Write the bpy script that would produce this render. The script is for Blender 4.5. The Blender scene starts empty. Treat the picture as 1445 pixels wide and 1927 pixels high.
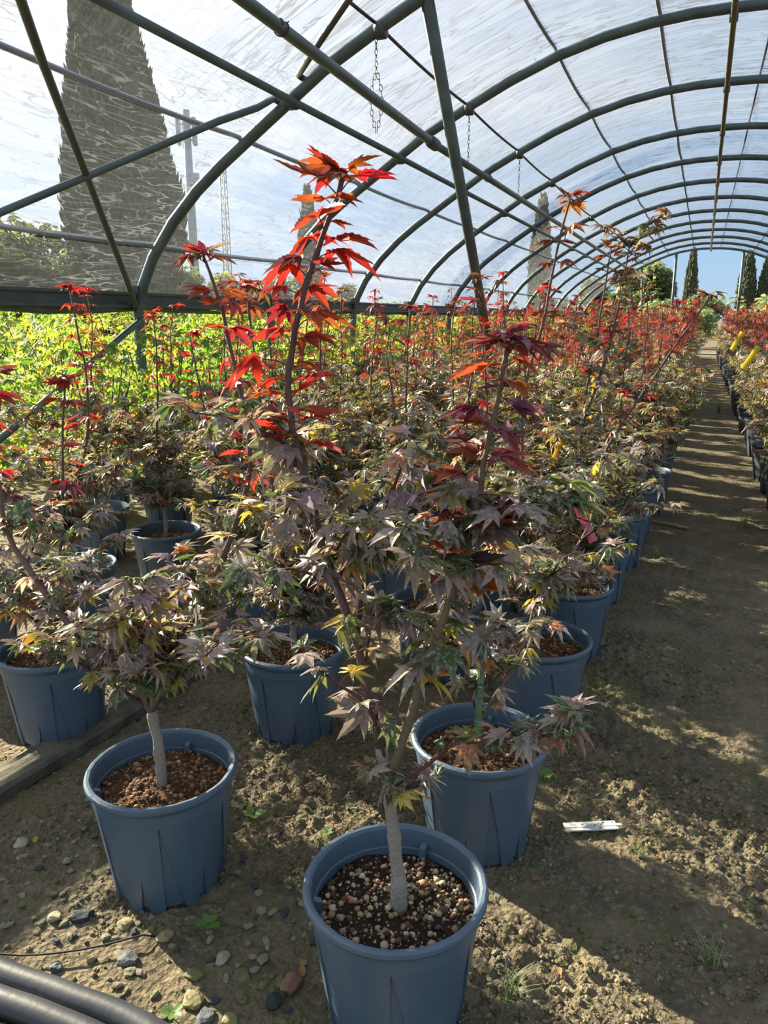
import bpy, math, random
import numpy as np
from mathutils import Vector, Matrix, noise
R = math.radians
sc = bpy.context.scene
COL = sc.collection

# ------------------------------------------------------------------ camera
cd = bpy.data.cameras.new('camera')
cam = bpy.data.objects.new('camera', cd); COL.objects.link(cam)
cam.location = (0, 0, 1.27)
cam.rotation_euler = (R(90 - 14.176), 0, R(21.984))
cd.sensor_fit = 'VERTICAL'; cd.sensor_height = 24.0; cd.lens = 24.0 * 1447 / 1927
cd.clip_start = 0.02; cd.clip_end = 400
sc.camera = cam
# ------------------------------------------------------------------ light, sky, exposure
SUN_EL, SUN_AZ = 26.5, (-0.94, 0.34)          # direction towards the sun on the ground plane
SUN_STRENGTH = 21.0
SKY_STRENGTH = 1.0
EXPOSURE = 0.0
vs = sc.view_settings
vs.view_transform = 'Standard'; vs.look = 'None'; vs.gamma = 1.0; vs.use_curve_mapping = False
vs.exposure = EXPOSURE
sc.cycles.max_bounces = 8; sc.cycles.diffuse_bounces = 3; sc.cycles.glossy_bounces = 2
sc.cycles.transmission_bounces = 4; sc.cycles.transparent_max_bounces = 16
sc.cycles.caustics_reflective = False; sc.cycles.caustics_refractive = False
sc.cycles.use_adaptive_sampling = True; sc.cycles.adaptive_threshold = 0.02
sc.cycles.sample_clamp_indirect = 4.0

h_ = math.hypot(*SUN_AZ)
sdir = Vector((SUN_AZ[0] / h_ * math.cos(R(SUN_EL)), SUN_AZ[1] / h_ * math.cos(R(SUN_EL)), math.sin(R(SUN_EL))))
sl = bpy.data.lights.new('sun', 'SUN'); sl.energy = SUN_STRENGTH; sl.angle = R(0.6); sl.color = (1.0, 0.89, 0.66)
so = bpy.data.objects.new('sun', sl); COL.objects.link(so)
so.rotation_euler = sdir.to_track_quat('Z', 'Y').to_euler(); so.location = sdir * 40

def world():
    w = bpy.data.worlds.new('sky'); sc.world = w; w.use_nodes = True
    N, L = w.node_tree.nodes, w.node_tree.links
    N.clear()
    out = N.new('ShaderNodeOutputWorld'); bg = N.new('ShaderNodeBackground'); bg.inputs[1].default_value = SKY_STRENGTH
    tc = N.new('ShaderNodeTexCoord')
    sep = N.new('ShaderNodeSeparateXYZ'); L.new(tc.outputs['Generated'], sep.inputs[0])
    ramp = N.new('ShaderNodeValToRGB'); L.new(sep.outputs[2], ramp.inputs[0])
    cr = ramp.color_ramp
    cr.elements[0].position = 0.0; cr.elements[0].color = (.52, .68, .84, 1)
    cr.elements[1].position = 1.0; cr.elements[1].color = (.50, .64, .86, 1)
    e = cr.elements.new(.07); e.color = (.42, .63, .88, 1)
    e = cr.elements.new(.25); e.color = (.60, .75, .90, 1)
    e = cr.elements.new(.5); e.color = (.66, .77, .92, 1)
    # soft high cloud, whiter towards the sun
    mp = N.new('ShaderNodeMapping'); mp.inputs['Scale'].default_value = (1.3, 1.3, 6.5); mp.inputs['Rotation'].default_value = (0.12, .1, 0)
    L.new(tc.outputs['Generated'], mp.inputs[0])
    nz = N.new('ShaderNodeTexNoise'); nz.inputs['Scale'].default_value = 1.7; nz.inputs['Detail'].default_value = 7; nz.inputs['Roughness'].default_value = .55
    L.new(mp.outputs[0], nz.inputs[0])
    dot = N.new('ShaderNodeVectorMath'); dot.operation = 'DOT_PRODUCT'
    nrm = N.new('ShaderNodeVectorMath'); nrm.operation = 'NORMALIZE'
    L.new(tc.outputs['Generated'], nrm.inputs[0]); L.new(nrm.outputs[0], dot.inputs[0]); dot.inputs[1].default_value = sdir
    ma = N.new('ShaderNodeMath'); ma.operation = 'MULTIPLY_ADD'; L.new(dot.outputs['Value'], ma.inputs[0]); ma.inputs[1].default_value = .75; ma.inputs[2].default_value = -.70
    ad = N.new('ShaderNodeMath'); ad.operation = 'ADD'; L.new(ma.outputs[0], ad.inputs[0]); L.new(nz.outputs[0], ad.inputs[1])
    mr = N.new('ShaderNodeMapRange'); L.new(ad.outputs[0], mr.inputs[0]); mr.inputs[1].default_value = .12; mr.inputs[2].default_value = .5
    mx = N.new('ShaderNodeMixRGB'); L.new(mr.outputs[0], mx.inputs[0]); L.new(ramp.outputs[0], mx.inputs[1]); mx.inputs[2].default_value = (.93, .97, 1.0, 1)
    # below the horizon: dull earth
    lt = N.new('ShaderNodeMath'); lt.operation = 'LESS_THAN'; L.new(sep.outputs[2], lt.inputs[0]); lt.inputs[1].default_value = -0.01
    m2 = N.new('ShaderNodeMixRGB'); L.new(lt.outputs[0], m2.inputs[0]); L.new(mx.outputs[0], m2.inputs[1]); m2.inputs[2].default_value = (.14, .15, .09, 1)
    gl = N.new('ShaderNodeMapRange'); gl.interpolation_type = 'SMOOTHSTEP'; L.new(dot.outputs['Value'], gl.inputs[0]); gl.inputs[1].default_value = .45; gl.inputs[2].default_value = 1; gl.inputs[3].default_value = 1; gl.inputs[4].default_value = 1.36
    vm = N.new('ShaderNodeVectorMath'); vm.operation = 'SCALE'; L.new(m2.outputs[0], vm.inputs[0]); L.new(gl.outputs[0], vm.inputs['Scale']); m2 = vm
    L.new(m2.outputs[0], bg.inputs[0]); L.new(bg.outputs[0], out.inputs[0])
world()

# ------------------------------------------------------------------ helpers
def nodes(name):
    m = bpy.data.materials.new(name); m.use_nodes = True
    N, L = m.node_tree.nodes, m.node_tree.links
    return m, N, L, N['Principled BSDF']

def simple(name, c, rough=.5, spec=.5, metal=0.0, nscale=0, namt=.25, bump=0, bscale=None, c2=None, coord='Object'):
    m, N, L, b = nodes(name)
    b.inputs['Base Color'].default_value = (*c, 1); b.inputs['Roughness'].default_value = rough
    b.inputs['Specular IOR Level'].default_value = spec; b.inputs['Metallic'].default_value = metal
    tc = N.new('ShaderNodeTexCoord')
    if nscale:
        nz = N.new('ShaderNodeTexNoise'); nz.inputs['Scale'].default_value = nscale; nz.inputs['Detail'].default_value = 6
        L.new(tc.outputs[coord], nz.inputs[0])
        mr = N.new('ShaderNodeMapRange'); mr.inputs[1].default_value = .35; mr.inputs[2].default_value = .68; L.new(nz.outputs[0], mr.inputs[0])
        mx = N.new('ShaderNodeMixRGB'); L.new(mr.outputs[0], mx.inputs[0])
        d = c2 or tuple(x * (1 - namt) for x in c)
        mx.inputs[1].default_value = (*c, 1); mx.inputs[2].default_value = (*d, 1)
        L.new(mx.outputs[0], b.inputs['Base Color'])
    if bump:
        n2 = N.new('ShaderNodeTexNoise'); n2.inputs['Scale'].default_value = bscale or nscale; n2.inputs['Detail'].default_value = 6
        L.new(tc.outputs[coord], n2.inputs[0])
        bp = N.new('ShaderNodeBump'); bp.inputs['Strength'].default_value = bump; bp.inputs['Distance'].default_value = .01
        L.new(n2.outputs[0], bp.inputs['Height']); L.new(bp.outputs[0], b.inputs['Normal'])
    return m

class MB:
    def __init__(s): s.V = []; s.F = []; s.C = []; s.n = 0
    def add(s, v, f, c=None):
        v = np.asarray(v, dtype=np.float64)
        s.V.append(v)
        s.F.append([[i + s.n for i in q] for q in f] if not isinstance(f, np.ndarray) else (f + s.n).tolist())
        if c is None: c = (1, 1, 1)
        cc = np.empty((len(v), 4)); cc[:, :3] = c; cc[:, 3] = 1
        s.C.append(cc); s.n += len(v)
    def tube(s, pts, rad, seg=8, c=None, cap=True):
        P = [Vector(p) for p in pts]; n = len(P)
        if not hasattr(rad, '__len__'): rad = [rad] * n
        vs_ = []; up = None
        for i in range(n):
            t = (P[min(i + 1, n - 1)] - P[max(i - 1, 0)])
            t = t.normalized() if t.length > 1e-9 else Vector((0, 0, 1))
            if up is None:
                up = Vector((1, 0, 0)) if abs(t.x) < .8 else Vector((0, 1, 0))
            a = (up - t * up.dot(t))
            a = a.normalized() if a.length > 1e-6 else t.orthogonal().normalized()
            up = a; b = t.cross(a)
            for k in range(seg):
                w = 2 * math.pi * k / seg
                vs_.append(P[i] + (a * math.cos(w) + b * math.sin(w)) * rad[i])
        f = [[i * seg + k, i * seg + (k + 1) % seg, (i + 1) * seg + (k + 1) % seg, (i + 1) * seg + k] for i in range(n - 1) for k in range(seg)]
        if cap: f += [list(range(seg))[::-1], [(n - 1) * seg + k for k in range(seg)]]
        s.add([tuple(v) for v in vs_], f, c)
    def box(s, c0, c1, rot=None, off=(0, 0, 0), c=None):
        x0, y0, z0 = c0; x1, y1, z1 = c1
        v = [Vector(p) for p in [(x0, y0, z0), (x1, y0, z0), (x1, y1, z0), (x0, y1, z0), (x0, y0, z1), (x1, y0, z1), (x1, y1, z1), (x0, y1, z1)]]
        if rot: v = [rot @ p for p in v]
        v = [tuple(p + Vector(off)) for p in v]
        s.add(v, [[3, 2, 1, 0], [4, 5, 6, 7], [0, 1, 5, 4], [1, 2, 6, 5], [2, 3, 7, 6], [3, 0, 4, 7]], c)
    def mesh(s, name, mats, smooth=True):
        me = bpy.data.meshes.new(name)
        V = np.concatenate(s.V) if s.V else np.zeros((0, 3)); F = [q for f in s.F for q in f]
        me.from_pydata(V.tolist(), [], F)
        at = me.color_attributes.new('Col', 'FLOAT_COLOR', 'POINT')
        at.data.foreach_set('color', np.concatenate(s.C).ravel().astype(np.float32))
        if smooth: me.polygons.foreach_set('use_smooth', [True] * len(me.polygons))
        for m in (mats if isinstance(mats, (list, tuple)) else [mats]): me.materials.append(m)
        me.update(); return me

def obj(name, me, parent=None):
    o = bpy.data.objects.new(name, me); COL.objects.link(o)
    if parent: o.parent = parent
    return o
def tag(o, label, cat, group=None, kind=None):
    o['label'] = label; o['category'] = cat
    if group: o['group'] = group
    if kind: o['kind'] = kind
    return o
def empty(name, loc, rz=0):
    o = bpy.data.objects.new(name, None); COL.objects.link(o); o.location = loc; o.rotation_euler.z = rz
    o.empty_display_size = .1
    return o
def struct(o): o['kind'] = 'structure'; return o

# ------------------------------------------------------------------ materials
def mat_film():
    m, N, L, b = nodes('polythene_film')
    N.remove(b); out = N['Material Output']
    uv = N.new('ShaderNodeUVMap'); uv.uv_map = 'UVMap'
    def wr(scale, rot, sc_, det, dist, lo, hi):
        mp = N.new('ShaderNodeMapping'); mp.inputs['Scale'].default_value = scale; mp.inputs['Rotation'].default_value = (0, 0, rot)
        L.new(uv.outputs[0], mp.inputs[0])
        nz = N.new('ShaderNodeTexNoise'); nz.inputs['Scale'].default_value = sc_; nz.inputs['Detail'].default_value = det
        nz.inputs['Distortion'].default_value = dist; L.new(mp.outputs[0], nz.inputs[0])
        a = N.new('ShaderNodeMath'); a.operation = 'SUBTRACT'; L.new(nz.outputs[0], a.inputs[0]); a.inputs[1].default_value = .5
        c = N.new('ShaderNodeMath'); c.operation = 'ABSOLUTE'; L.new(a.outputs[0], c.inputs[0])
        r = N.new('ShaderNodeMapRange'); L.new(c.outputs[0], r.inputs[0]); r.inputs[1].default_value = lo; r.inputs[2].default_value = hi
        r.inputs[3].default_value = 1; r.inputs[4].default_value = 0
        return r, nz
    r1, n1 = wr((1.1, 7.2, 1), .10, 1.1, 2.5, .5, 0, .030)      # creases running with the hoops
    r2, n2 = wr((1.8, 8.5, 1), -.22, 1.0, 2, .7, 0, .022)
    r3, n3 = wr((12, 1.7, 1), .22, .9, 2, .16, 0, .014)      # creases running along the low side wall
    r4, n4 = wr((17, 2.2, 1), .08, .9, 1.5, .2, 0, .012)
    sx = N.new('ShaderNodeSeparateXYZ'); L.new(uv.outputs[0], sx.inputs[0])
    side = N.new('ShaderNodeMapRange'); L.new(sx.outputs[0], side.inputs[0]); side.inputs[1].default_value = 1.3; side.inputs[2].default_value = 2.6; side.interpolation_type = 'SMOOTHSTEP'
    def blend(lo, hi):
        x = N.new('ShaderNodeMix'); L.new(side.outputs[0], x.inputs[0]); L.new(lo.outputs[0], x.inputs[2]); L.new(hi.outputs[0], x.inputs[3]); return x
    r1, r2, n1, n2 = blend(r3, r1), blend(r4, r2), blend(n3, n1), blend(n4, n2)
    # crease density varies over the sheet and gathers beside each arch
    big = N.new('ShaderNodeTexNoise'); big.inputs['Scale'].default_value = 1.1; big.inputs['Detail'].default_value = 2; L.new(uv.outputs[0], big.inputs[0])
    bm = N.new('ShaderNodeMapRange'); L.new(big.outputs[0], bm.inputs[0]); bm.inputs[1].default_value = .35; bm.inputs[2].default_value = .6; bm.inputs[3].default_value = .35
    mxm = N.new('ShaderNodeMath'); mxm.operation = 'MAXIMUM'; L.new(r1.outputs[0], mxm.inputs[0]); L.new(r2.outputs[0], mxm.inputs[1])
    # the sheet bunches up towards the far hoop of every bay
    t1 = N.new('ShaderNodeMath'); t1.operation = 'MULTIPLY_ADD'; L.new(sx.outputs[1], t1.inputs[0]); t1.inputs[1].default_value = 1 / 1.98; t1.inputs[2].default_value = -4.9 / 1.98 + 8
    t2 = N.new('ShaderNodeMath'); t2.operation = 'FRACT'; L.new(t1.outputs[0], t2.inputs[0])
    t3 = N.new('ShaderNodeMapRange'); L.new(t2.outputs[0], t3.inputs[0]); t3.inputs[1].default_value = .2; t3.inputs[3].default_value = .55; t3.inputs[4].default_value = 1.5
    t4 = N.new('ShaderNodeMath'); t4.operation = 'MULTIPLY'; L.new(t3.outputs[0], t4.inputs[0]); L.new(bm.outputs[0], t4.inputs[1]); bm = t4
    line = N.new('ShaderNodeMath'); line.operation = 'MULTIPLY'; line.use_clamp = True; L.new(mxm.outputs[0], line.inputs[0]); L.new(bm.outputs[0], line.inputs[1])
    ad = N.new('ShaderNodeMath'); ad.operation = 'ADD'; L.new(n1.outputs[0], ad.inputs[0]); L.new(n2.outputs[0], ad.inputs[1])
    bp = N.new('ShaderNodeBump'); bp.inputs['Strength'].default_value = .8; bp.inputs['Distance'].default_value = .05; L.new(ad.outputs[0], bp.inputs['Height'])
    lw = N.new('ShaderNodeLayerWeight'); lw.inputs['Blend'].default_value = .35; L.new(bp.outputs[0], lw.inputs['Normal'])
    # share of the light the milky sheet scatters: more in creases and at grazing angles
    f1 = N.new('ShaderNodeMath'); f1.operation = 'MULTIPLY_ADD'; L.new(line.outputs[0], f1.inputs[0]); f1.inputs[1].default_value = .26; f1.inputs[2].default_value = .02
    f2 = N.new('ShaderNodeMath'); f2.operation = 'MULTIPLY_ADD'; f2.use_clamp = True; L.new(lw.outputs['Facing'], f2.inputs[0]); f2.inputs[1].default_value = .15; L.new(f1.outputs[0], f2.inputs[2])
    tr = N.new('ShaderNodeBsdfTransparent'); tm = N.new('ShaderNodeMixRGB'); L.new(line.outputs[0], tm.inputs[0]); tn = N.new('ShaderNodeMapRange'); L.new(n1.outputs[0] if hasattr(n1.outputs[0], 'name') else n1.outputs[0], tn.inputs[0]); tn.inputs[1].default_value = .3; tn.inputs[2].default_value = .7; tc_ = N.new('ShaderNodeMixRGB'); L.new(tn.outputs[0], tc_.inputs[0]); tc_.inputs[1].default_value = (.99, .99, 1, 1); tc_.inputs[2].default_value = (.80, .82, .88, 1); L.new(tc_.outputs[0], tm.inputs[1]); tm.inputs[2].default_value = (.26, .27, .30, 1); L.new(tm.outputs[0], tr.inputs[0])   # tint painted darker for doubled film and light refracted away, tonal waves for relief
    tl = N.new('ShaderNodeBsdfTranslucent'); tl.inputs[0].default_value = (.40, .42, .48, 1); L.new(bp.outputs[0], tl.inputs['Normal'])
    df = N.new('ShaderNodeBsdfDiffuse'); df.inputs[0].default_value = (.40, .42, .46, 1); L.new(bp.outputs[0], df.inputs['Normal'])
    md = N.new('ShaderNodeMixShader'); md.inputs[0].default_value = .5; L.new(tl.outputs[0], md.inputs[1]); L.new(df.outputs[0], md.inputs[2])
    m1 = N.new('ShaderNodeMixShader'); L.new(f2.outputs[0], m1.inputs[0]); L.new(tr.outputs[0], m1.inputs[1]); L.new(md.outputs[0], m1.inputs[2])
    gl = N.new('ShaderNodeBsdfGlossy'); gl.inputs['Roughness'].default_value = .18; L.new(bp.outputs[0], gl.inputs['Normal'])
    m2 = N.new('ShaderNodeMixShader'); m2.inputs[0].default_value = .05; L.new(m1.outputs[0], m2.inputs[1]); L.new(gl.outputs[0], m2.inputs[2])
    L.new(m2.outputs[0], out.inputs[0])
    return m

def mat_leaf(name, trans, dust_sheen, boost, rough=.42):
    m, N, L, b = nodes(name); out = N['Material Output']
    at = N.new('ShaderNodeAttribute'); at.attribute_name = 'Col'
    tc = N.new('ShaderNodeTexCoord')
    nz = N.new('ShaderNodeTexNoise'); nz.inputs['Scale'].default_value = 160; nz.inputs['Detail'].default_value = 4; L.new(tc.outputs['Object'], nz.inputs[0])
    mr = N.new('ShaderNodeMapRange'); L.new(nz.outputs[0], mr.inputs[0]); mr.inputs[1].default_value = .5; mr.inputs[2].default_value = .66; mr.inputs[4].default_value = dust_sheen
    mx = N.new('ShaderNodeMixRGB'); L.new(mr.outputs[0], mx.inputs[0]); L.new(at.outputs[0], mx.inputs[1]); mx.inputs[2].default_value = (.55, .5, .47, 1)  # pale speckle: dusty coat plus a painted sheen of the sky
    L.new(mx.outputs[0], b.inputs['Base Color']); b.inputs['Roughness'].default_value = rough; b.inputs['Specular IOR Level'].default_value = .6
    g = N.new('ShaderNodeVectorMath'); g.operation = 'MULTIPLY'; L.new(at.outputs[0], g.inputs[0]); g.inputs[1].default_value = boost
    tl = N.new('ShaderNodeBsdfTranslucent'); L.new(g.outputs[0], tl.inputs[0])
    ms = N.new('ShaderNodeMixShader'); ms.inputs[0].default_value = trans; L.new(b.outputs[0], ms.inputs[1]); L.new(tl.outputs[0], ms.inputs[2])
    L.new(ms.outputs[0], out.inputs[0])
    return m

def mat_ground():
    m, N, L, b = nodes('sandy_soil')
    tc = N.new('ShaderNodeTexCoord')
    def nz(s, d=8, r=.55):
        n = N.new('ShaderNodeTexNoise'); n.inputs['Scale'].default_value = s; n.inputs['Detail'].default_value = d; n.inputs['Roughness'].default_value = r
        L.new(tc.outputs['Object'], n.inputs[0]); return n
    def rng(n, a, c):
        r = N.new('ShaderNodeMapRange'); L.new(n.outputs[0], r.inputs[0]); r.inputs[1].default_value = a; r.inputs[2].default_value = c; return r
    def mix(f, a, c):
        x = N.new('ShaderNodeMixRGB'); L.new(f.outputs[0], x.inputs[0])
        if isinstance(a, tuple): x.inputs[1].default_value = (*a, 1)
        else: L.new(a.outputs[0], x.inputs[1])
        x.inputs[2].default_value = (*c, 1); return x
    c = mix(rng(nz(6), .35, .68), (.205, .165, .100), (.105, .086, .056))
    c = mix(rng(nz(55, 5), .52, .68), c, (.24, .20, .12))
    c = mix(rng(nz(2.6, 7, .65), .54, .66), c, (.145, .140, .055))
    c = mix(rng(nz(9, 8, .7), .60, .68), c, (.085, .115, .025))
    c = mix(rng(nz(1.3, 4), .60, .72), c, (.18, .12, .075))
    L.new(c.outputs[0], b.inputs['Base Color']); b.inputs['Roughness'].default_value = .9; b.inputs['Specular IOR Level'].default_value = .25
    v = N.new('ShaderNodeTexVoronoi'); v.inputs['Scale'].default_value = 70; L.new(tc.outputs['Object'], v.inputs[0])
    n3 = nz(160, 5)
    a = N.new('ShaderNodeMath'); a.operation = 'MULTIPLY_ADD'; L.new(n3.outputs[0], a.inputs[0]); a.inputs[1].default_value = .9; L.new(v.outputs[0], a.inputs[2])
    bp = N.new('ShaderNodeBump'); bp.inputs['Strength'].default_value = 1; bp.inputs['Distance'].default_value = .010
    L.new(a.outputs[0], bp.inputs['Height']); L.new(bp.outputs[0], b.inputs['Normal'])
    return m

def mat_vcol(name, rough=.8, bump=0, bscale=40, spec=.3):
    m, N, L, b = nodes(name)
    at = N.new('ShaderNodeAttribute'); at.attribute_name = 'Col'; L.new(at.outputs[0], b.inputs['Base Color'])
    b.inputs['Roughness'].default_value = rough; b.inputs['Specular IOR Level'].default_value = spec
    if bump:
        tc = N.new('ShaderNodeTexCoord'); nz = N.new('ShaderNodeTexNoise'); nz.inputs['Scale'].default_value = bscale; nz.inputs['Detail'].default_value = 5
        L.new(tc.outputs['Object'], nz.inputs[0]); bp = N.new('ShaderNodeBump'); bp.inputs['Strength'].default_value = bump; bp.inputs['Distance'].default_value = .01
        L.new(nz.outputs[0], bp.inputs['Height']); L.new(bp.outputs[0], b.inputs['Normal'])
    return m

M = dict(
    film=mat_film(), ground=mat_ground(),
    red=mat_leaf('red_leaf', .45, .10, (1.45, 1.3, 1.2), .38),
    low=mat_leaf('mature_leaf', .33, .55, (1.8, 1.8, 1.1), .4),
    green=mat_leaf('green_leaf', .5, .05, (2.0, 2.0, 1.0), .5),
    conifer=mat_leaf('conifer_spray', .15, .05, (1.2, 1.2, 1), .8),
    steel=simple('galvanised_steel', (.105, .145, .15), .42, .5, .35, 6, .35),
    thinsteel=simple('dull_steel', (.09, .10, .095), .5, .5, .3, 8, .3),
    brass=simple('olive_steel', (.17, .155, .11), .5, .5, .3, 8, .3),
    rail=simple('rolled_film_rail', (.06, .085, .075), .45, .5, 0, 5, .4, .3, 14),
    blackwire=simple('black_line', (.02, .02, .022), .5),
    greystrap=simple('grey_strap', (.26, .28, .33), .7),
    pot=simple('blue_pot_plastic', (.080, .125, .178), .42, .55, 0, 9, .35, .15, 90, c2=(.066, .105, .150)),
    potdark=simple('dark_pot_plastic', (.06, .075, .095), .45, .5, 0, 8, .4),
    soil=simple('brown_compost', (.12, .06, .03), .95, .2, 0, 40, .5, .9, 120, c2=(.05, .028, .016)),
    darksoil=simple('dark_compost', (.035, .022, .014), .95, .2, 0, 40, .5, .9, 120),
    bark=mat_vcol('bark', .7, .6, 120), stone=mat_vcol('stone', .75, .5, 60),
    hose=simple('black_polypipe', (.028, .032, .04), .42, .5, 0, 7, .3, .06, 60, c2=(.05, .055, .063)),
    timber=simple('weathered_timber', (.13, .12, .09), .85, .2, 0, 14, .5, .6, 40, c2=(.055, .055, .045)),
    white=simple('white_plastic', (.72, .74, .74), .45, .5, 0, 60, .5, .3, 60, c2=(.45, .43, .38)),
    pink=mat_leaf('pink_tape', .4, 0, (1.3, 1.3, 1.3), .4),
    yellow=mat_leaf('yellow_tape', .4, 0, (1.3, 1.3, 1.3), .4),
    ink=simple('faded_ink', (.12, .04, .10), .7),
    stake=simple('green_stake', (.10, .22, .09), .5, .5, 0, 20, .4),
    mast=simple('mast_steel', (.42, .47, .52), .6),
    grass=mat_vcol('grass_blade', .5), concrete=simple('pale_concrete', (.42, .40, .36), .9, .2, 0, 5, .2),
)

# ------------------------------------------------------------------ ground
def axis(fine0, fine1, st, lo, hi, g=1.18):
    a = list(np.arange(fine0, fine1 + 1e-6, st)); s = st; x = a[-1]
    while x < hi: s *= g; x += s; a.append(x)
    s = st; x = a[0]; pre = []
    while x > lo: s *= g; x -= s; pre.append(x)
    return pre[::-1] + a
def ghgt(x, y):
    d = .010 * noise.noise((x * 1.3, y * 1.3, 0))
    near = max(0., min(1., (5.5 - y) / 2.)) if y > 3.5 else 1.
    if near > 0:
        rough = noise.noise((x * 1.7 + 5, y * 1.7, 2)) * 1.1 + .62
        rough = max(.12, rough); d += near * (.026 * rough * abs(noise.noise((x * 24, y * 24, 1))) + .016 * rough * noise.noise((x * 48, y * 48, 3)) + .007 * noise.noise((x * 9, y * 9, 7)))
    return d
def ground():
    X = axis(-2.6, .9, .011, -260, 240); Y = axis(.55, 3.6, .011, -60, 300)
    nx, ny = len(X), len(Y)
    v = [(x, y, (ghgt(x, y) if -4 < x < 3 and -1 < y < 8 else 0)) for y in Y for x in X]
    i = np.arange(nx - 1)[None, :] + (np.arange(ny - 1) * nx)[:, None]; i = i.ravel()
    f = np.stack([i, i + 1, i + nx + 1, i + nx], 1)
    mb = MB(); mb.add(v, f)
    struct(obj('ground', mb.mesh('ground', M['ground'])))
ground()

# ------------------------------------------------------------------ tunnel frame
PROF = [(-4.0, 0), (-4.0, .5), (-4.0, 1.0), (-3.985, 1.3), (-3.93, 1.5), (-3.82, 1.70), (-3.62, 1.94), (-3.40, 2.14), (-3.18, 2.30), (-2.80, 2.545), (-2.40, 2.80), (-2.0, 3.00), (-1.65, 3.16), (-1.28, 3.30), (-.92, 3.395), (-.58, 3.45), (-.28, 3.475), (0, 3.48)]
ARCH = PROF + [(-x, z) for x, z in PROF[::-1][1:]]
def zat(x):
    x = -abs(x)
    for (a, b), (c, d) in zip(PROF[3:], PROF[4:]):
        if a <= x <= c: return b + (d - b) * (x - a) / (c - a)
    return 3.48
Y0, BAY = 4.9, 1.98
NR = 13
words = ['first', 'second', 'third', 'fourth', 'fifth', 'sixth', 'seventh', 'eighth', 'ninth', 'tenth', 'eleventh', 'twelfth', 'thirteenth', 'fourteenth', 'fifteenth', 'sixteenth']
mb = MB(); mb.tube([(x, 0, z) for x, z in ARCH], .040, 12)
arch_me = mb.mesh('arch_pipe', M['steel'])
clamps = []
for x in (-2.62, -2.0, 0, 2.0):
    mb = MB()
    z = zat(x) - (.02 if x else .045)
    mb.tube([(x - .03, 0, z + .0), (x + .03, 0, z)], .052, 10)
    clamps.append(mb.mesh('clamp', M['thinsteel']))
mb = MB(); mb.box((-4.05, -.05, 1.38), (-3.94, .05, 1.50)); clamps.append(mb.mesh('clamp', M['thinsteel'], False))
for k in range(-1, NR):
    if k == -1: lab = 'grey steel hoop of the tunnel, almost above the photographer, out past the top left corner'
    elif k == NR - 1: lab = 'farthest grey steel hoop, framing the open end of the tunnel'
    else: lab = 'grey steel tunnel hoop, %s one counted from the front' % words[k]
    if k == -1: lab = 'nearest grey steel tunnel hoop, mostly outside the photo at top left'
    r = empty('steel_hoop', (0, Y0 + k * BAY if k >= 0 else 2.4, 0)); tag(r, lab, 'hoop', 'steel hoops carrying the plastic cover')
    obj('hoop_pipe', arch_me, r); [obj('clamp', c, r) for c in clamps]
YE = Y0 + (NR - 1) * BAY

def film():
    pts = [(x, z) for x, z in ARCH if z >= 1.3]
    # resample the arch densely
    P = []
    for (a, b), (c, d) in zip(pts, pts[1:]):
        n = max(2, int(math.hypot(c - a, d - b) / .12))
        P += [(a + (c - a) * i / n, b + (d - b) * i / n) for i in range(n)]
    P.append(pts[-1])
    s = [0]
    for i in range(1, len(P)): s.append(s[-1] + math.dist(P[i], P[i - 1]))
    Ys = list(np.arange(Y0 - 2 * BAY, YE + .05, BAY / 12))
    v = []; n = len(P)
    for y in Ys:
        t = ((y - Y0) / BAY) % 1.0; sag = .035 * 4 * t * (1 - t)
        for i, (x, z) in enumerate(P):
            nx, nz_ = x / 5.5, (z - 0.2) / 3.3
            l = math.hypot(nx, nz_) or 1
            o = .052 - sag + .012 * noise.noise((x * 2, y * 2, z * 2))
            v.append((x + nx / l * o, y, z + nz_ / l * o))
    f = [[j * n + i, j * n + i + 1, (j + 1) * n + i + 1, (j + 1) * n + i] for j in range(len(Ys) - 1) for i in range(n - 1)]
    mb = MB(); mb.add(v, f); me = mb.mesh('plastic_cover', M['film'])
    uvl = me.uv_layers.new(name='UVMap'); S = s
    li = np.empty(len(me.loops), dtype=np.int32); me.loops.foreach_get('vertex_index', li)
    uv = np.stack([np.array(S)[li % n], np.array(Ys)[li // n]], 1).ravel()
    uvl.data.foreach_set('uv', uv)
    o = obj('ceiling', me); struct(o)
film()

def pipe(name, pts, r, mat, label, cat, group=None, seg=10):
    mb = MB(); mb.tube(pts, r, seg)
    return tag(obj(name, mb.mesh(name, mat)), label, cat, group)
YS, YN = Y0 - 1.95 * BAY, YE
pipe('ridge_purlin', [(0.0, YS, 3.39), (0.0, YN, 3.39)], .022, M['brass'], 'thin brownish ridge pipe running along the top centre of the tunnel', 'pipe')
pipe('purlin_pipe', [(-2.60, YS, 2.63), (-2.60, YN, 2.63)], .024, M['steel'], 'steel purlin pipe fixed under the hoops, left of the hanging watering pipe', 'pipe')
wp = tag(empty('watering_pipe', (-1.97, 2.2, 2.64)), 'long grey watering pipe hung on chains below the left side of the roof', 'pipe')
mb = MB(); mb.tube([(0, 0, .02), (0, .8, -.03), (0, 3.65, -.125)], .03, 12); obj('pipe_length', mb.mesh('pipe_length', M['steel']), wp)
mb = MB(); mb.tube([(0, 3.65, -.125), (0, 6, -.12), (0, YN - 2.2, -.12)], .027, 12); obj('pipe_length', mb.mesh('pipe_length', M['steel']), wp)
mb = MB(); mb.tube([(0, 3.56, -.122), (0, 3.60, -.122), (0, 3.70, -.125), (0, 3.74, -.125)], [.036, .044, .044, .036], 14); obj('coupling', mb.mesh('coupling', M['thinsteel']), wp)
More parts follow.
